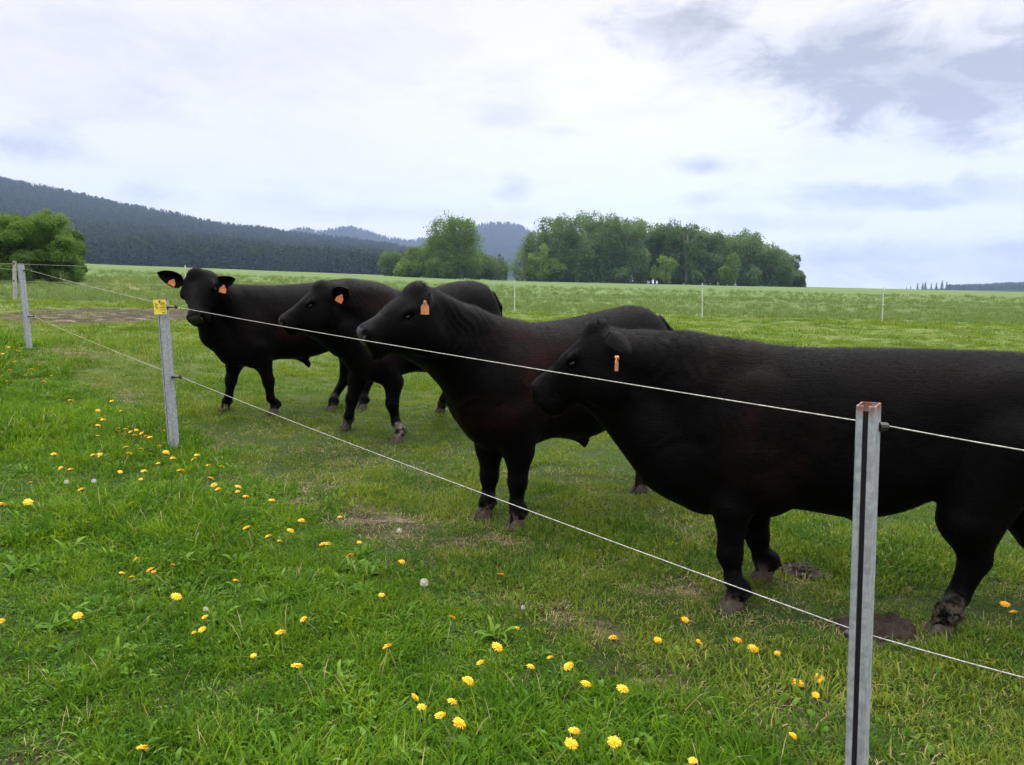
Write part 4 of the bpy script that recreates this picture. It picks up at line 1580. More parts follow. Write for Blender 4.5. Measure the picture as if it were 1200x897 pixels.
# lightning bolt, hand-like sign and lines of print
yv = -.0022
mb.add([(-.002, yv, .062), (.012, yv, .062), (.004, yv, .048), (.011, yv, .048), (-.008, yv, .026), (-.002, yv, .042), (-.009, yv, .042)], [[0, 6, 5, 3, 2, 1], [5, 4, 3]])
mb.tube([(-.040, yv, .040), (-.030, yv, .028), (-.034, yv, .012), (-.022, yv, .0), (-.030, yv, -.02)], .0028, 5)
mb.tube([(-.030, yv, .028), (-.016, yv, .022)], .0025, 5)
mb.tube([(-.034, yv, .012), (-.044, yv, .0)], .0025, 5)
for z, x0_, x1_, hh in [(.036, .006, .044, .010), (.022, .004, .045, .005), (.008, .006, .040, .005), (-.006, -.004, .044, .005), (-.022, -.002, .042, .004), (-.036, .004, .040, .004), (-.054, .014, .044, .007)]:
    xx = x0_
    r = random.Random(int(z * 1e4))
    while xx < x1_:
        wl = r.uniform(.004, .010)
        mb.box((xx + wl / 2, yv, z), (wl, .0012, hh))
        xx += wl + .0025
mb.build('print', m_ink, rt)
tag(rt, 'small yellow plate with black print and a lightning bolt on the second post', 'warning sign')

# ------------------------------------------------------------------ the far fence
far = [(17, 349, 306, 'grey', 'thin grey post by the left edge, between the near fence and the bush'),
       (217, 350, 311, 'white', 'thin white far post, mostly hidden by the leftmost bull\'s head'),
       (410, 360, 322, 'white', None), (603, 367, 329, 'white', 'thin white far post below the left part of the poplar grove'),
       (823, 368, 332, 'white', 'thin white far post below the right part of the poplar grove'),
       (1034, 373, 337, 'white', 'slightly leaning white far post alone in the open meadow at the right'),
       (1245, 377, 341, 'white', None)]
FT = []
for px, yb, yt, k_, lab in far:
    Yd = 28.0 if k_ == 'grey' else (31.0 if px < 500 else 34.0)
    bs = at(px, yb, Yd)
    bs[2] = terr(bs[0], bs[1])
    tp = at(px + (1.5 if px == 1034 else 0), yt, Yd)
    FT.append((bs, tp))
    if lab is None:
        continue
    rt = empty('fence_stake' if k_ == 'white' else 'fence_post', bs, 0)
    mb = MB()
    r_s = .026 if k_ == 'white' else .07
    v = tp - bs
    mb.tube([(0, 0, -.3), tuple(v * .5), tuple(v)], [r_s, r_s * .95, r_s * .8], 8)
    mb.build('stake', m_white if k_ == 'white' else m_dullpost, rt)
    for f_ in (.93, .5):
        mb = MB()
        mb.tube([tuple(v * f_ + np.array([0, -.02, 0])), tuple(v * f_ + np.array([.01, -.07, 0]))], [.035, .028], 8)
        mb.build('clip', m_black if k_ != 'white' else m_white, rt)
    tag(rt, lab, 'fence post', 'thin posts of the far fence')
FT.insert(0, (at(-150, 352, 27.5), at(-150, 304, 27.5)))
m_line = simple_mat('far rope', (.28, .30, .26), .7)
rope('electric_rope', [a + (t - a) * .93 for a, t in FT], .03, 'upper rope of the far fence behind the bulls', .0045, m_line, 'strands of the far fence')
rope('electric_rope', [a + (t - a) * .5 for a, t in FT], .03, 'lower rope of the far fence behind the bulls', .0035, m_line, 'strands of the far fence')

# ------------------------------------------------------------------ dandelions, seed heads, dung
m_petal = simple_mat('yellow petals', (.84, .475, .007), .6, trans=.2)
m_petal2 = simple_mat('orange yellow petals', (.78, .36, .008), .6)
m_stem = simple_mat('flower stem', (.12, .16, .05), .6)
m_sepal = simple_mat('green sepals', (.045, .10, .02), .6)
m_seed = simple_mat('white seed down', (.55, .54, .50), .9, trans=.4)


def petal_mesh(seed, dome):
    r = np.random.default_rng(seed)
    V, F = [], []
    for ring, (n, rr, el_) in enumerate([(26, .0215, .05), (22, .019, .22), (18, .015, .45), (12, .010, .75), (8, .006, 1.1)]):
        for i in range(n):
            a = 2 * math.pi * (i + r.uniform(0, .9)) / n
            e = el_ + dome + r.normal(0, .08)
            L = rr * r.uniform(.85, 1.12)
            w_ = .0026
            o = len(V)
            ca, sa = math.cos(a), math.sin(a)
            z0 = .0005 * ring
            for t, ww in ((.12, .6), (.6, 1.0), (1.0, .8)):
                x, y, z = ca * L * t * math.cos(e), sa * L * t * math.cos(e), z0 + L * t * math.sin(e) - .003 * t * t
                V.append((x - sa * w_ * ww / 2, y + ca * w_ * ww / 2, z))
                V.append((x + sa * w_ * ww / 2, y - ca * w_ * ww / 2, z + .0004))
            F += [(o, o + 1, o + 3, o + 2), (o + 2, o + 3, o + 5, o + 4)]
    return mesh_np('petals', np.array(V), F, (m_petal,), True)


def sepal_mesh():
    mb = MB()
    mb.tube([(0, 0, -.012), (0, 0, -.006), (0, 0, .001)], [.003, .0055, .0075], 8)
    return mesh_np('calyx', np.array(mb.V), mb.F, (m_sepal,), True)


def stem_mesh(seed):
    r = np.random.default_rng(seed)
    bx_, by_ = r.normal(0, .02, 2)
    mb = MB()
    mb.tube([(bx_ * 1.4, by_ * 1.4, -1.0), (bx_, by_, -.6), (bx_ * .4, by_ * .4, -.3), (0, 0, -.06)], [.022, .02, .018, .018], 6)
    return mb


PET = [petal_mesh(1, 0), petal_mesh(2, .18), petal_mesh(3, -.05)]
CAL = sepal_mesh()
STM = []
for k in range(3):
    r = np.random.default_rng(k)
    bx_, by_ = r.normal(0, .02, 2)
    mb = MB()
    mb.tube([(bx_ * 1.4, by_ * 1.4, -.12), (bx_, by_, -.07), (bx_ * .4, by_ * .4, -.03), (0, 0, -.008)], [.0022, .002, .0019, .0019], 6)
    STM.append(mesh_np('stem', np.array(mb.V), mb.F, (m_stem,), True))
mb = MB()
mb.tube([(.03, .02, -.24), (.02, .01, -.15), (.005, 0, -.06), (0, 0, -.003)], [.0026, .0024, .002, .002], 6)
SSTM = mesh_np('stem', np.array(mb.V), mb.F, (m_stem,), True)


def seed_mesh():
    r = np.random.default_rng(5)
    V, F = [], []
    for i in range(150):
        d = r.normal(0, 1, 3)
        d /= np.linalg.norm(d)
        if d[2] < -.85:
            continue
        s_ = np.cross(d, [.3, .2, .9])
        s_ /= np.linalg.norm(s_)
        t_ = np.cross(d, s_)
        o = len(V)
        V += [d * .004 - s_ * .0003, d * .004 + s_ * .0003, d * .019]
        F.append((o, o + 1, o + 2))
        for a in range(7):
            an = a * .9 + i
            e = s_ * math.cos(an) + t_ * math.sin(an)
            g_ = np.cross(d, e)
            o = len(V)
            V += [d * .0185 - g_ * .0004, d * .0185 + g_ * .0004, d * .0225 + e * .006]
            F.append((o, o + 1, o + 2))
    return mesh_np('seed_ball', np.array(V), F, (m_seed,), False)


SEEDB = seed_mesh()
FLOW = """87,453 115,499 118,490 110,533 117,533 71,548 83,550 35,566 33,588 2,591 96,574 141,553 169,552 165,562 160,504 153,506 166,508 171,511 148,503
176,513 158,510 165,526 151,532 186,523 186,543 192,505 212,551 227,538 231,534 244,545 260,547 247,561 251,568 256,573 279,571 279,576 289,582 319,587 354,610 399,606
290,619 315,628 328,634 379,638 384,637 160,655 143,672 155,676 180,670 177,668 202,662 207,699 91,722 277,680 240,723 237,738 228,741 329,741 356,726
297,768 168,876 348,781 0,728 341,622 421,636 471,658 410,651 587,674 447,697 454,757 529,724 607,736 583,758 563,777 549,797 622,781
645,771 666,780 687,801 486,818 494,828 530,822 516,839 539,847 673,856 669,872 719,747 819,752 803,727 865,750 883,760 911,766 936,800
959,795 956,815 930,862 730,807 720,870 812,891 1178,708 1189,718 771,750 11,407 21,412 17,424 11,434 37,433 51,447 61,440 46,428
83,469 131,470 142,482 115,481 121,492 115,511 138,502 148,524 117,535 108,534 210,510 4,415 28,421 30,440 8,447 195,530 203,537 64,533""".split()
rng2 = np.random.default_rng(11)


def place_name(px, py):
    if py < 480 and px < 100:
        return 'yellow dandelion on the grassy bank at the foot of the leftmost near post'
    if py < 560 and 95 <= px <= 300:
        return 'yellow dandelion in the crowd round the foot of the post with the plate'
    if py < 600 and px < 95:
        return 'yellow dandelion in the lush grass at the left edge, below the bank'
    if px > 1050:
        return 'yellow dandelion beside the hind foot of the nearest bull'
    if px > 790:
        return 'yellow dandelion in short grass between the nearest bull\'s forefoot and the near post'
    if px > 640:
        return 'yellow dandelion near bare soil, left of the near post'
    if py > 780 and px > 440:
        return 'yellow dandelion at the bottom middle, in the tall grass nearest to us'
    if px > 430:
        return 'yellow dandelion along the edge of the lush grass, below the middle bull'
    if 250 < px and py < 650:
        return 'yellow dandelion on the worn strip, right of the post with the plate'
    if py < 700:
        return 'yellow dandelion in the lush grass below the post with the plate'
    return 'yellow dandelion in the thick grass of the lower left'


for i, s_ in enumerate(FLOW):
    px, py = map(float, s_.split(','))
    g0 = ground(px, py)
    lush = float(lush_mask(g0[0], g0[1]))
    hh = .03 + lush * rng2.uniform(.08, .13)
    d = raydir(px, py)
    t = (np.array([0, 0, H])[2] + 0 - (g0[2] + hh)) / -d[2]
    p_ = np.array([0, 0, H]) + d * t
    root = empty('dandelion', p_, rng2.uniform(0, 6.28))
    root.rotation_euler[0] = rng2.normal(.15, .25)
    root.rotation_euler[1] = rng2.normal(0, .25)
    sc_ = rng2.uniform(.58, 1.15) * (1.0 if py > 650 else 1.2)
    root.scale = (sc_, sc_, sc_)
    o = obj('petals', PET[i % 3], root)
    obj('calyx', CAL, root)
    o = obj('stem', STM[i % 3], root)
    tag(root, place_name(px, py), 'dandelion', 'dandelions')
for px, py, lab in [(78, 565, 'white dandelion seed head in the lush grass by the left edge'), (110, 564, 'white dandelion seed head, right one of the pair in the left grass'),
                    (497, 683, 'tall white seed head at the edge of the lush grass below the middle bull'), (468, 622, 'white seed head low on the worn strip left of the middle bull\'s feet'),
                    (613, 712, 'small white seed head on a thin stalk near the bare soil'), (241, 714, 'small seed head just above the pair of large dandelions')]:
    g0 = ground(px, py)
    hh = .14 if (px, py) == (497, 683) else .07
    d = raydir(px, py)
    t = (H - (g0[2] + hh)) / -d[2]
    p_ = np.array([0, 0, H]) + d * t
    root = empty('seed_head', p_, 0)
    s1 = {497: .95, 613: .5, 241: .5}.get(px, .75)
    root.scale = (s1, s1, s1)
    obj('seed_ball', SEEDB, root)
    obj('stem', SSTM, root)
    tag(root, lab, 'seed head', 'dandelion seed heads')

m_dung = simple_mat('dark wet dung', (.010, .006, .004), .75, spec=.2, noise=(18, (.026, .017, .011), .2), bump=(30, 1.0, .02))
for px, py, rx, ry, hh, lab in [(941, 671, .115, .13, .035, 'flat dark cow pat under the belly, left of the near post'),
                                (1030, 738, .19, .12, .05, 'larger dark dung heap right behind the near post'),
                                (836, 630, .06, .07, .025, 'small dark dung lump between the forelegs of the nearest bull')]:
    g0 = ground(px, py)
    n, mr = 48, 14
    V, F = [(0, 0, hh * .7)], []
    for r in range(1, mr + 1):
        for i in range(n):
            a = 2 * math.pi * i / n
            rr = r / mr
            wob = 1 + .16 * math.sin(3 * a + px) + .09 * math.sin(7 * a + py) + .05 * math.sin(13 * a)
            x, y = math.cos(a) * rx * rr * wob, math.sin(a) * ry * rr * wob
            nz = float(fbm(np.array(x * 26 + 50), np.array(y * 26 + 50), 3, 3))
            prof_ = (1 - rr ** 2.6)
            V.append((x, y, prof_ * hh * (.35 + 1.1 * nz) * (1 + .25 * math.sin(rr * 16)) - .012 * (rr > .99)))
    for i in range(n):
        F.append([0, 1 + i, 1 + (i + 1) % n])
    for r in range(mr - 1):
        for i in range(n):
            i2 = (i + 1) % n
            F.append([1 + r * n + i, 1 + (r + 1) * n + i, 1 + (r + 1) * n + i2, 1 + r * n + i2])
    o = obj('dung_pat', mesh_np('dung_pat', np.array(V), F, (m_dung,), True), None, g0 + np.array([0, 0, .005]))
    tag(o, lab, 'dung', 'dung pats in the pasture')

# ------------------------------------------------------------------ trees
m_bark = simple_mat('grey bark', (.12, .105, .085), .9, noise=(3, (.22, .21, .19), .2))


def leaves_mat(name, a, c_, e, trans=.3):
    return leaf_mat(name, [(0, a), (.5, c_), (1, e)], trans, rough=.9, spec=.04)


m_pop = leaves_mat('poplar leaves', (.050, .094, .042), (.084, .146, .064), (.122, .192, .086), .45)
m_bushl = leaves_mat('willow bush leaves', (.042, .088, .020), (.076, .144, .034), (.122, .198, .052), .45)
m_light = leaves_mat('fresh green leaves', (.066, .125, .032), (.108, .185, .046), (.15, .235, .064), .45)
m_dark = leaves_mat('dark leaves', (.036, .072, .026), (.060, .108, .036), (.085, .135, .046))


def crown(blobs, n, size, seed, shell=.55):
    """leaf faces spread through a set of lobes (cx,cy,cz,rx,ry,rz)"""
    r = np.random.default_rng(seed)
    blobs = np.array(blobs, float)
    vol = blobs[:, 3] * blobs[:, 4] * blobs[:, 5]
    k = r.choice(len(blobs), n, p=vol ** .72 / (vol ** .72).sum())
    d = r.normal(0, 1, (n, 3))
    d /= np.linalg.norm(d, axis=1)[:, None]
    rr = (shell + (1 - shell) * r.uniform(0, 1, n)) * (1 + r.normal(0, .06, n))
    # twigs: small groups share a direction
    P = blobs[k, :3] + d * rr[:, None] * blobs[k, 3:]
    P += np.sin(P * 5.0 / size * .12 + seed) * size * .6
    nrm = d * .5 + r.normal(0, .6, (n, 3)) + np.array([0, 0, .35])
    nrm /= np.linalg.norm(nrm, axis=1)[:, None]
    t = np.cross(nrm, r.normal(0, 1, (n, 3)))
    t /= np.linalg.norm(t, axis=1)[:, None]
    bt = np.cross(nrm, t)
    s_ = (size * r.uniform(.6, 1.4, n))[:, None]
    V = np.stack([P - t * s_ * .5, P + bt * s_ * .32 - nrm * s_ * .1, P + t * s_ * .5, P - bt * s_ * .32 - nrm * s_ * .1], 1).reshape(-1, 3)
    F = np.arange(n * 4).reshape(n, 4)
    return V, F


def lobes(h0, h1, rad_, n, r, taper=.6, lobe=.46, oval=1.15):
    """random lobes filling an oval crown from h0 to h1"""
    B_ = []
    for i in range(n):
        t = (i + r.uniform(.1, .9)) / n
        env = math.sin(math.pi * (0.10 + .84 * t)) ** taper
        a = r.uniform(0, 6.283)
        q = rad_ * env * math.sqrt(r.uniform(.05, .75))
        lr = rad_ * lobe * r.uniform(.7, 1.25) * (.55 + .45 * env)
        B_.append((q * math.cos(a), q * math.sin(a), h0 + (h1 - h0) * t, lr, lr, lr * oval))
    return B_


def trunk_mb(hgt, r0, limbs, r, lean=0.0):
    mb = MB()
    pts = [(lean * hgt * t * t + r.uniform(-.01, .01) * hgt, r.uniform(-.01, .01) * hgt, hgt * t - (.5 if t == 0 else 0)) for t in (0, .2, .4, .6, .8, 1.0)]
    mb.tube(pts, [r0 * k for k in (1.25, .95, .75, .55, .35, .12)], 7)
    for (t, a, ln) in limbs:
        z = hgt * t
        p0 = Vector((lean * hgt * t * t, 0, z))
        d = Vector((math.cos(a), math.sin(a), .9))
        mb.tube([p0, p0 + d * ln * .5, p0 + d * ln + Vector((0, 0, ln * .35))], [r0 * .35, r0 * .22, r0 * .06], 5, cap=False)
    return mb


def tree(name, loc, kind, seed, hgt, rad_, mat_, label, cat='tree', group=None, base=.28, n=4200, size=.55, lean=0.0, nl=16, taper=.6, trunks=1, shell=.55):
    r = random.Random(seed)
    root = empty(name, loc, 0)
    V, F = crown(lobes(hgt * base, hgt * .93, rad_, nl, r, taper), n, size, seed, shell)
    obj('crown', mesh_np('crown', V, F, (mat_,), False), root)
    for k in range(trunks):
        limbs = [(r.uniform(base * .8, .85), r.uniform(0, 6.28), rad_ * r.uniform(.4, .9)) for _ in range(8)]
        mb = trunk_mb(hgt * .88, hgt * .013 + .08, limbs, r, lean)
        o = mb.build('trunk', m_bark, root, True)
        if trunks > 1:
            o.location = (r.uniform(-1, 1) * rad_ * .35, r.uniform(-1, 1) * rad_ * .35, 0)
    return tag(root, label, cat, group)


def base_at(px, Yd):
    x = (px - 600) / FPX * Yd * 1.0
    d = raydir(px, 336)
    x = d[0] / d[1] * Yd
    return np.array([x, Yd, float(terr(x, Yd))])


def height_for(px, ytop, bp):
    return at(px, ytop, bp[1])[2] - bp[2]


POP = 'poplars of the grove behind the pasture'
# (px, distance, top px, crown radius px)
grove = [(628, 268, 272, 17), (648, 276, 258, 20), (668, 264, 254, 19), (688, 280, 250, 19), (706, 270, 250, 18), (722, 284, 256, 16), (740, 268, 257, 18),
         (757, 282, 262, 15), (772, 272, 266, 16), (786, 285, 266, 14), (798, 268, 262, 17), (812, 280, 268, 14), (828, 272, 270, 16), (845, 270, 272, 16),
         (860, 280, 273, 15), (874, 270, 276, 16), (884, 276, 277, 14), (905, 268, 291, 17), (921, 274, 299, 11), (932, 270, 318, 8),
         (660, 298, 262, 18), (698, 300, 258, 18), (735, 300, 264, 18), (775, 300, 270, 18), (815, 300, 274, 16), (852, 300, 278, 16), (890, 296, 288, 15), (637, 290, 282, 14)]
ordered = sorted([g_ for g_ in grove if g_[1] < 288], key=lambda q: q[0])
for i, (px, Yd, yt, rp) in enumerate(grove):
    bp = base_at(px, Yd)
    hg = height_for(px, yt, bp)
    if Yd < 288:
        k = ordered.index((px, Yd, yt, rp)) + 1
        words_ = ['first', 'second', 'third', 'fourth', 'fifth', 'sixth', 'seventh', 'eighth', 'ninth', 'tenth', 'eleventh', 'twelfth', 'thirteenth', 'fourteenth', 'fifteenth', 'sixteenth', 'seventeenth', 'eighteenth', 'nineteenth', 'twentieth']
        lab = {1: 'lower tree at the left end of the poplar grove', 18: 'round-topped poplar lower than the grove at its right end', 20: 'lowest bushy tree at the very right end of the grove',
               5: 'tallest tree of the poplar grove, fifth from its left end'}.get(k, 'poplar in the front row of the grove, %s from its left end' % words_[k - 1])
        gr_ = POP
    else:
        lab, gr_ = 'poplar half hidden in the back row of the grove', 'back row of the poplar grove'
    tree('poplar_tree', bp, 'poplar', 100 + i, hg, rp * Yd / FPX * 1.25, m_pop, lab, 'tree', gr_, base=.05 if Yd < 288 else .03, n=11000, size=.62, nl=30, taper=.24, trunks=2)
# light undergrowth at the foot of the grove
for i, (px, Yd, yt, rp, lab) in enumerate([(650, 258, 306, 12, 'light green bush at the left foot of the poplar grove'), (686, 262, 312, 9, 'low green bush under the tallest poplars'),
                                           (728, 262, 314, 9, 'small bush among the poplar trunks'), (778, 258, 300, 13, 'bright green bush under the middle of the poplar grove'),
                                           (858, 258, 298, 13, 'bright green bush under the right part of the grove'), (884, 260, 312, 11, 'low dark bush near the right end of the grove'),
                                           (815, 262, 318, 9, 'low bush between bare poplar trunks'), (612, 262, 296, 20, 'bushy tree left of the poplar grove'), (584, 262, 306, 15, 'low leafy bush left of the grove'),
                                           (634, 258, 288, 16, 'green tree leaning on the left edge of the grove')]):
    bp = base_at(px, Yd)
    tree('bush', bp, 'bush', 300 + i, height_for(px, yt, bp), rp * Yd / FPX, m_light if i in (0, 3, 4, 7, 9) else m_pop, lab, 'bush', 'bushes at the foot of the trees', base=.10, n=2000, size=.55, nl=12, taper=.5)
for i, (px, Yd, yt, rp, mt, lab) in enumerate([(535, 250, 257, 27, m_light, 'large round light green tree left of the poplar grove'), (512, 262, 276, 17, m_light, 'slender tree close behind the left of the large round tree'),
                                               (492, 254, 294, 18, m_light, 'low tree left of the large round tree'), (462, 262, 298, 15, m_pop, 'grey green low tree at the left end of the middle trees'),
                                               (562, 262, 300, 16, m_pop, 'dark leafy bush right of the large round tree'), (478, 250, 308, 13, m_light, 'small green bush between the low trees'), (515, 244, 306, 14, m_light, 'bushy growth under the large round tree')]):
    rp = rp * 1.12
    bp = base_at(px, Yd)
    tree('leafy_tree', bp, 'tree', 400 + i, height_for(px, yt, bp), rp * Yd / FPX, mt, lab, 'tree', 'trees left of the grove', base=.12, n=20000 if rp > 28 else 6000, size=.6, nl=40 if rp > 25 else 18, taper=.36)

# big willow bush at the left with darker trees behind it
bp = base_at(34, 47)
hb = height_for(34, 250, bp)
r = random.Random(5)
root = empty('willow_bush', bp, 0)
B_ = []
for i in range(70):
    a, q = r.uniform(0, 6.283), math.sqrt(r.uniform(0, 1))
    z = hb * r.uniform(.10, .90)
    env = math.sqrt(max(.05, 1 - ((z / hb - .42) / .62) ** 2))
    R_b = 3.05 * env
    lr = r.uniform(.45, .80)
    B_.append((math.cos(a) * q * R_b, math.sin(a) * q * R_b * .9, z, lr * 1.15, lr, lr * .8))
V, F = crown(B_, 70000, .115, 9, .45)
obj('crown', mesh_np('crown', V, F, (m_bushl,), False), root)
mb = MB()
for k in range(9):
    a = k * .7
    tp_ = Vector((math.cos(a) * r.uniform(.5, 1.3), math.sin(a) * r.uniform(.5, 1.3), hb * r.uniform(.35, .55)))
    mb.tube([(math.cos(a) * .2, math.sin(a) * .2, -.2), tp_ * .4 + Vector((0, 0, .2)), tp_], [.09, .06, .015], 6)
mb.build('stems', m_bark, root, True)
tag(root, 'big round willow bush at the left edge of the field, dense green', 'bush')
for i, (px, Yd, yt, rp, lab) in enumerate([(68, 62, 247, 24, 'darker tree looking out behind the right side of the big bush'), (10, 66, 256, 30, 'dark tree behind the left side of the big bush'), (88, 60, 268, 13, 'small dark tree at the right rim of the big bush')]):
    bp = base_at(px, Yd)
    tree('leafy_tree', bp, 'tree', 500 + i, height_for(px, yt, bp), rp * Yd / FPX, m_dark if i else m_pop, lab, 'tree', 'trees behind the big bush', base=.15, n=9000, size=.17, nl=24, taper=.5)

# row of conifers far away at the right
m_spr = leaves_mat('spruce needles', (.010, .024, .012), (.016, .034, .016), (.026, .046, .022), .1)


def spruce_mesh(seed, h_=1.0, tiers=11, n=9):
    r = np.random.default_rng(seed)
    V, F = [], []
    for k in range(tiers):
        t = k / tiers
        z1 = .10 + .90 * t
        rr = .17 * (1 - t) ** .85 + .012
        nn = max(5, int(n * (1 - t * .4)))
        for i in range(nn):
            a = 2 * math.pi * (i + r.uniform(0, .8)) / nn
            L = rr * r.uniform(.75, 1.25)
            ca, sa = math.cos(a), math.sin(a)
            w_ = L * .42
            o = len(V)
            V += [(0, 0, z1 + .05), (ca * L * .6 - sa * w_, sa * L * .6 + ca * w_, z1 - .02), (ca * L, sa * L, z1 - .05), (ca * L * .6 + sa * w_, sa * L * .6 - ca * w_, z1 - .02)]
            F += [(o, o + 1, o + 2), (o, o + 2, o + 3)]
    return np.array(V) * h_, F


def in_mesh(px, Yd, yb, yt, seed, label, w_=1.0):
    q = at(px, yb, Yd)
    hh = at(px, yt, Yd)[2] - q[2]
    root = empty('spruce_tree', q, seed)
    V, F = spruce_mesh(seed)
    V = V * np.array([hh * w_, hh * w_, hh])
    obj('crown', mesh_np('crown', V, F, (m_spr,), False), root)
    mb = MB()
    mb.tube([(0, 0, -3), (0, 0, hh * .5), (0, 0, hh * .9)], [hh * .02, hh * .014, hh * .004], 6)
    obj('trunk', mesh_np('trunk', np.array(mb.V), mb.F, (m_bark,), True), root)
    tag(root, label, 'tree', 'row of far spruces at the right')


row = [(1067, 334.5, .9), (1075, 331, 1.0), (1081, 330.5, 1.1), (1084, 330, 1.3), (1091, 331.5, 1.0), (1097, 330.8, 1.2), (1103.5, 328, 1.2), (1109, 329, 1.0), (1114, 332.5, 1.0), (1062, 336, .9)]
nm = ['second from the left', 'third from the left', 'fourth from the left', 'fifth from the left', 'sixth from the left', 'seventh from the left', 'tallest of the row', 'just right of the tallest', 'last and low at the right end', 'first and lowest at the left end']
for i, (px, yt, w_) in enumerate(row):
    in_mesh(px, 1150 + (i * 37) % 60, 341, yt, i, 'dark spruce in the far row at the right, ' + nm[i], w_ * 1.3)

# ------------------------------------------------------------------ hills and their forests
m_hill, b, out = new_mat('wooded hill')
geo = b.n('ShaderNodeNewGeometry')
c = b.ramp(b.noise(geo.outputs['Position'], .02, 5, .7), [(.3, (.006, .012, .008)), (.7, (.014, .024, .012))])
p = b.n('ShaderNodeBsdfPrincipled')
p.inputs['Roughness'].default_value = 1
p.inputs['Specular IOR Level'].default_value = 0
b.link(c, p.inputs['Base Color'])
b.link(p.outputs[0], out.inputs[0])
m_fir = leaves_mat('forest needles', (.005, .011, .008), (.009, .018, .011), (.020, .034, .016), .1)
m_fir2 = leaves_mat('forest leaves', (.014, .028, .012), (.020, .040, .016), (.030, .052, .020), .1)


def hill(name, prof, r0, r1, foot_px, tree_px, bump=0.0, seed=0, back=1.3):
    """prof: ridge as seen (px, y); the hill rises from r0 to its ridge at r1 and falls behind it"""
    us = np.linspace(prof[0][0], prof[-1][0], 150)
    yr = np.interp(us, [q[0] for q in prof], [q[1] for q in prof])
    yr = np.convolve(np.pad(yr, 3, mode='edge'), np.ones(7) / 7, 'valid')
    rs = np.concatenate([np.linspace(r0, r1, 40), np.linspace(r1 * 1.03, r1 * back, 8)])
    V = []
    foot = np.interp(us, [q[0] for q in foot_px], [q[1] for q in foot_px])
    for i, px in enumerate(us):
        d = raydir(px, 336)
        uu = d[0] / d[1]
        er = math.hypot(1, uu)
        for r in rs:
            t = min(1, (r - r0) / (r1 - r0))
            yv_ = foot[i] + (yr[i] + tree_px - foot[i]) * (t ** .8)
            z = H + (338 - yv_) / FPX * r
            if r > r1:
                z -= (r - r1) * .12
            x, y = uu * r, r
            z += bump * (float(fbm(np.array(x / 130.), np.array(y / 130.), seed, 3)) - .5) * r / r1 * (1 if t < 1 else .4)
            V.append((x, y, z))
    n, m_ = len(us), len(rs)
    idx = np.arange(n * m_).reshape(n, m_)
    F = np.stack([idx[:-1, :-1], idx[1:, :-1], idx[1:, 1:], idx[:-1, 1:]], -1).reshape(-1, 4)
    V = np.array(V)
    o = obj(name, mesh_np(name, V, F, (m_hill,), True))
    tag(o, kind='structure')
    Z = V[:, 2].reshape(n, m_)

    def zat(px, r):
        i = np.clip((px - us[0]) / (us[-1] - us[0]) * (n - 1), 0, n - 1.001)
        j = np.interp(r, rs, np.arange(m_))
        j = np.clip(j, 0, m_ - 1.001)
        i0, j0 = i.astype(int), j.astype(int)
        fi, fj = i - i0, j - j0
        return Z[i0, j0] * (1 - fi) * (1 - fj) + Z[i0 + 1, j0] * fi * (1 - fj) + Z[i0, j0 + 1] * (1 - fi) * fj + Z[i0 + 1, j0 + 1] * fi * fj
    return zat


def forest(name, zat, pxa, pxb, r0, r1, n, hgt, seed, coll):
    r = np.random.default_rng(seed)
    px = r.uniform(pxa, pxb, n)
    rr = np.sqrt(r.uniform(r0 ** 2, r1 ** 2, n))
    v = (336 - 448.5) / FPX
    uu = ((px - 600) / FPX) / (CP - v * SP)
    z = zat(px, rr)
    P = np.stack([uu * rr, rr, z - hgt * .05], -1)
    h_ = hgt * r.uniform(.65, 1.2, n) * (.85 + .3 * fbm(P[:, 0] / 60, P[:, 1] / 60, 4, 2))
    w_ = h_ * r.uniform(.9, 1.35, n)
    return scatter(name, P, np.stack([np.zeros(n), np.zeros(n), r.uniform(0, 6.28, n)], -1), np.stack([w_, w_, h_], -1), coll)


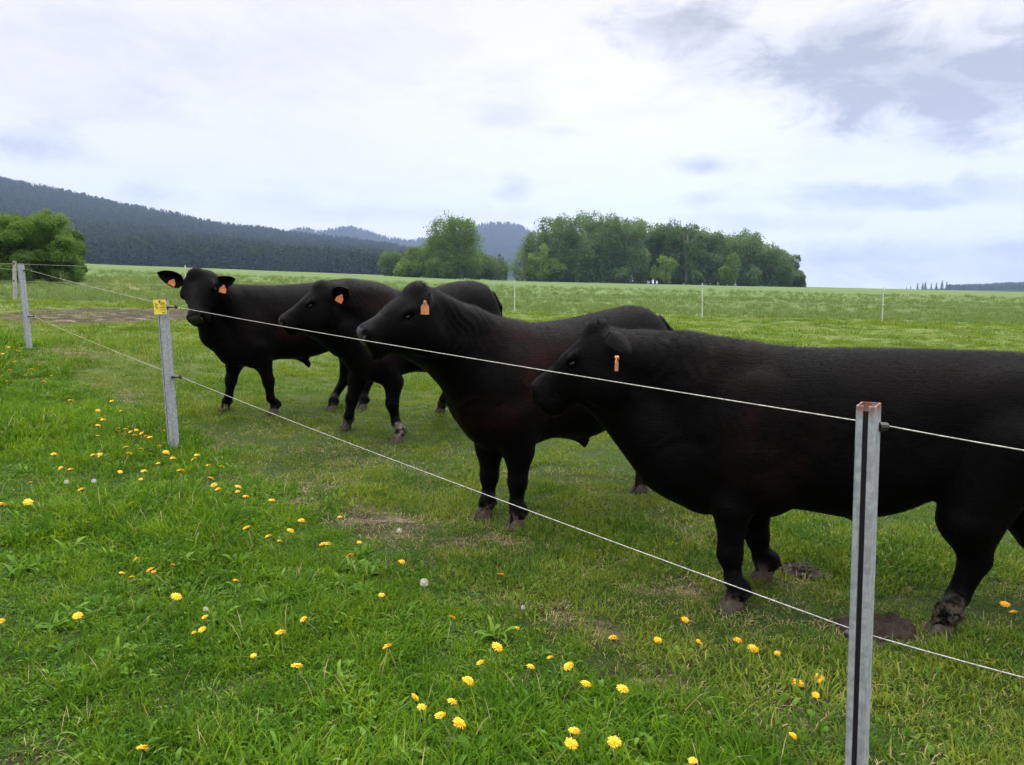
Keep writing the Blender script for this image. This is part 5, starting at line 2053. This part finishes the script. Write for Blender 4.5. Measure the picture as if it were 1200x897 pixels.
fmesh = []
for k in range(4):
    V, F = spruce_mesh(40 + k, tiers=8, n=7)
    fmesh.append(mesh_np('spruce', V, F, (m_fir,), False))
V, F = crown([(0, 0, .55, .22, .22, .36), (.08, .05, .4, .2, .2, .25), (-.1, 0, .6, .18, .18, .25)], 240, .13, 3, .7)
fmesh.append(mesh_np('broad_tree', V, F, (m_fir2,), False))
fir_c = hidden_collection('forest trees', fmesh)

ridge1 = [(-260, 150), (-100, 182), (0, 209), (25, 216), (50, 222), (100, 232), (150, 243), (200, 252), (250, 262), (300, 269), (350, 276), (400, 281), (450, 288), (490, 295), (540, 310), (600, 326)]
foot1 = [(-260, 296), (0, 305), (100, 312), (250, 317), (350, 322), (450, 327), (600, 333)]
z1 = hill('hill', ridge1, 560, 1700, foot1, 7, bump=14, seed=3)
forest('forest', z1, -180, 590, 565, 1720, 30000, 19, 3, fir_c)
ridge2 = [(300, 300), (325, 280), (345, 272), (360, 269), (378, 276), (392, 271), (405, 268), (420, 270), (440, 277), (460, 281), (480, 285), (495, 282), (520, 278), (545, 270), (565, 265), (580, 263), (597, 264), (612, 269), (630, 277), (660, 290), (720, 310)]
foot2 = [(300, 325), (720, 334)]
z2 = hill('mountain', ridge2, 2300, 3600, foot2, 3, bump=26, seed=8, back=1.2)
forest('mountain_forest', z2, 320, 690, 2350, 3640, 16000, 24, 5, fir_c)
ridge3 = [(1020, 339), (1045, 336.5), (1060, 337), (1120, 335.5), (1150, 334), (1175, 332.8), (1200, 332), (1300, 328), (1420, 330)]
foot3 = [(1020, 342), (1420, 341)]
z3 = hill('far_hill', ridge3, 1500, 2200, foot3, 2.5, bump=2, seed=12, back=1.2)
forest('far_wood', z3, 1110, 1400, 1600, 2220, 4000, 11, 7, fir_c)
ridge4 = [(1120, 339), (1160, 334.5), (1185, 331.5), (1230, 330), (1420, 326)]
hill('far_ridge', ridge4, 4200, 5200, [(1120, 341), (1420, 341)], 0, bump=4, seed=2, back=1.1)
# ------------------------------------------------------------------ the air
mh, b, out = new_mat('hazy air')
pv = b.n('ShaderNodeVolumePrincipled')
pv.inputs['Density'].default_value = .00011
pv.inputs['Color'].default_value = (.48, .62, .97, 1)
pv.inputs['Anisotropy'].default_value = .2
b.link(pv.outputs[0], out.inputs['Volume'])
mb = MB()
mb.box((0, 2900, 280), (8800, 6600, 760))
o = mb.build('haze', mh)
tag(o, kind='stuff')
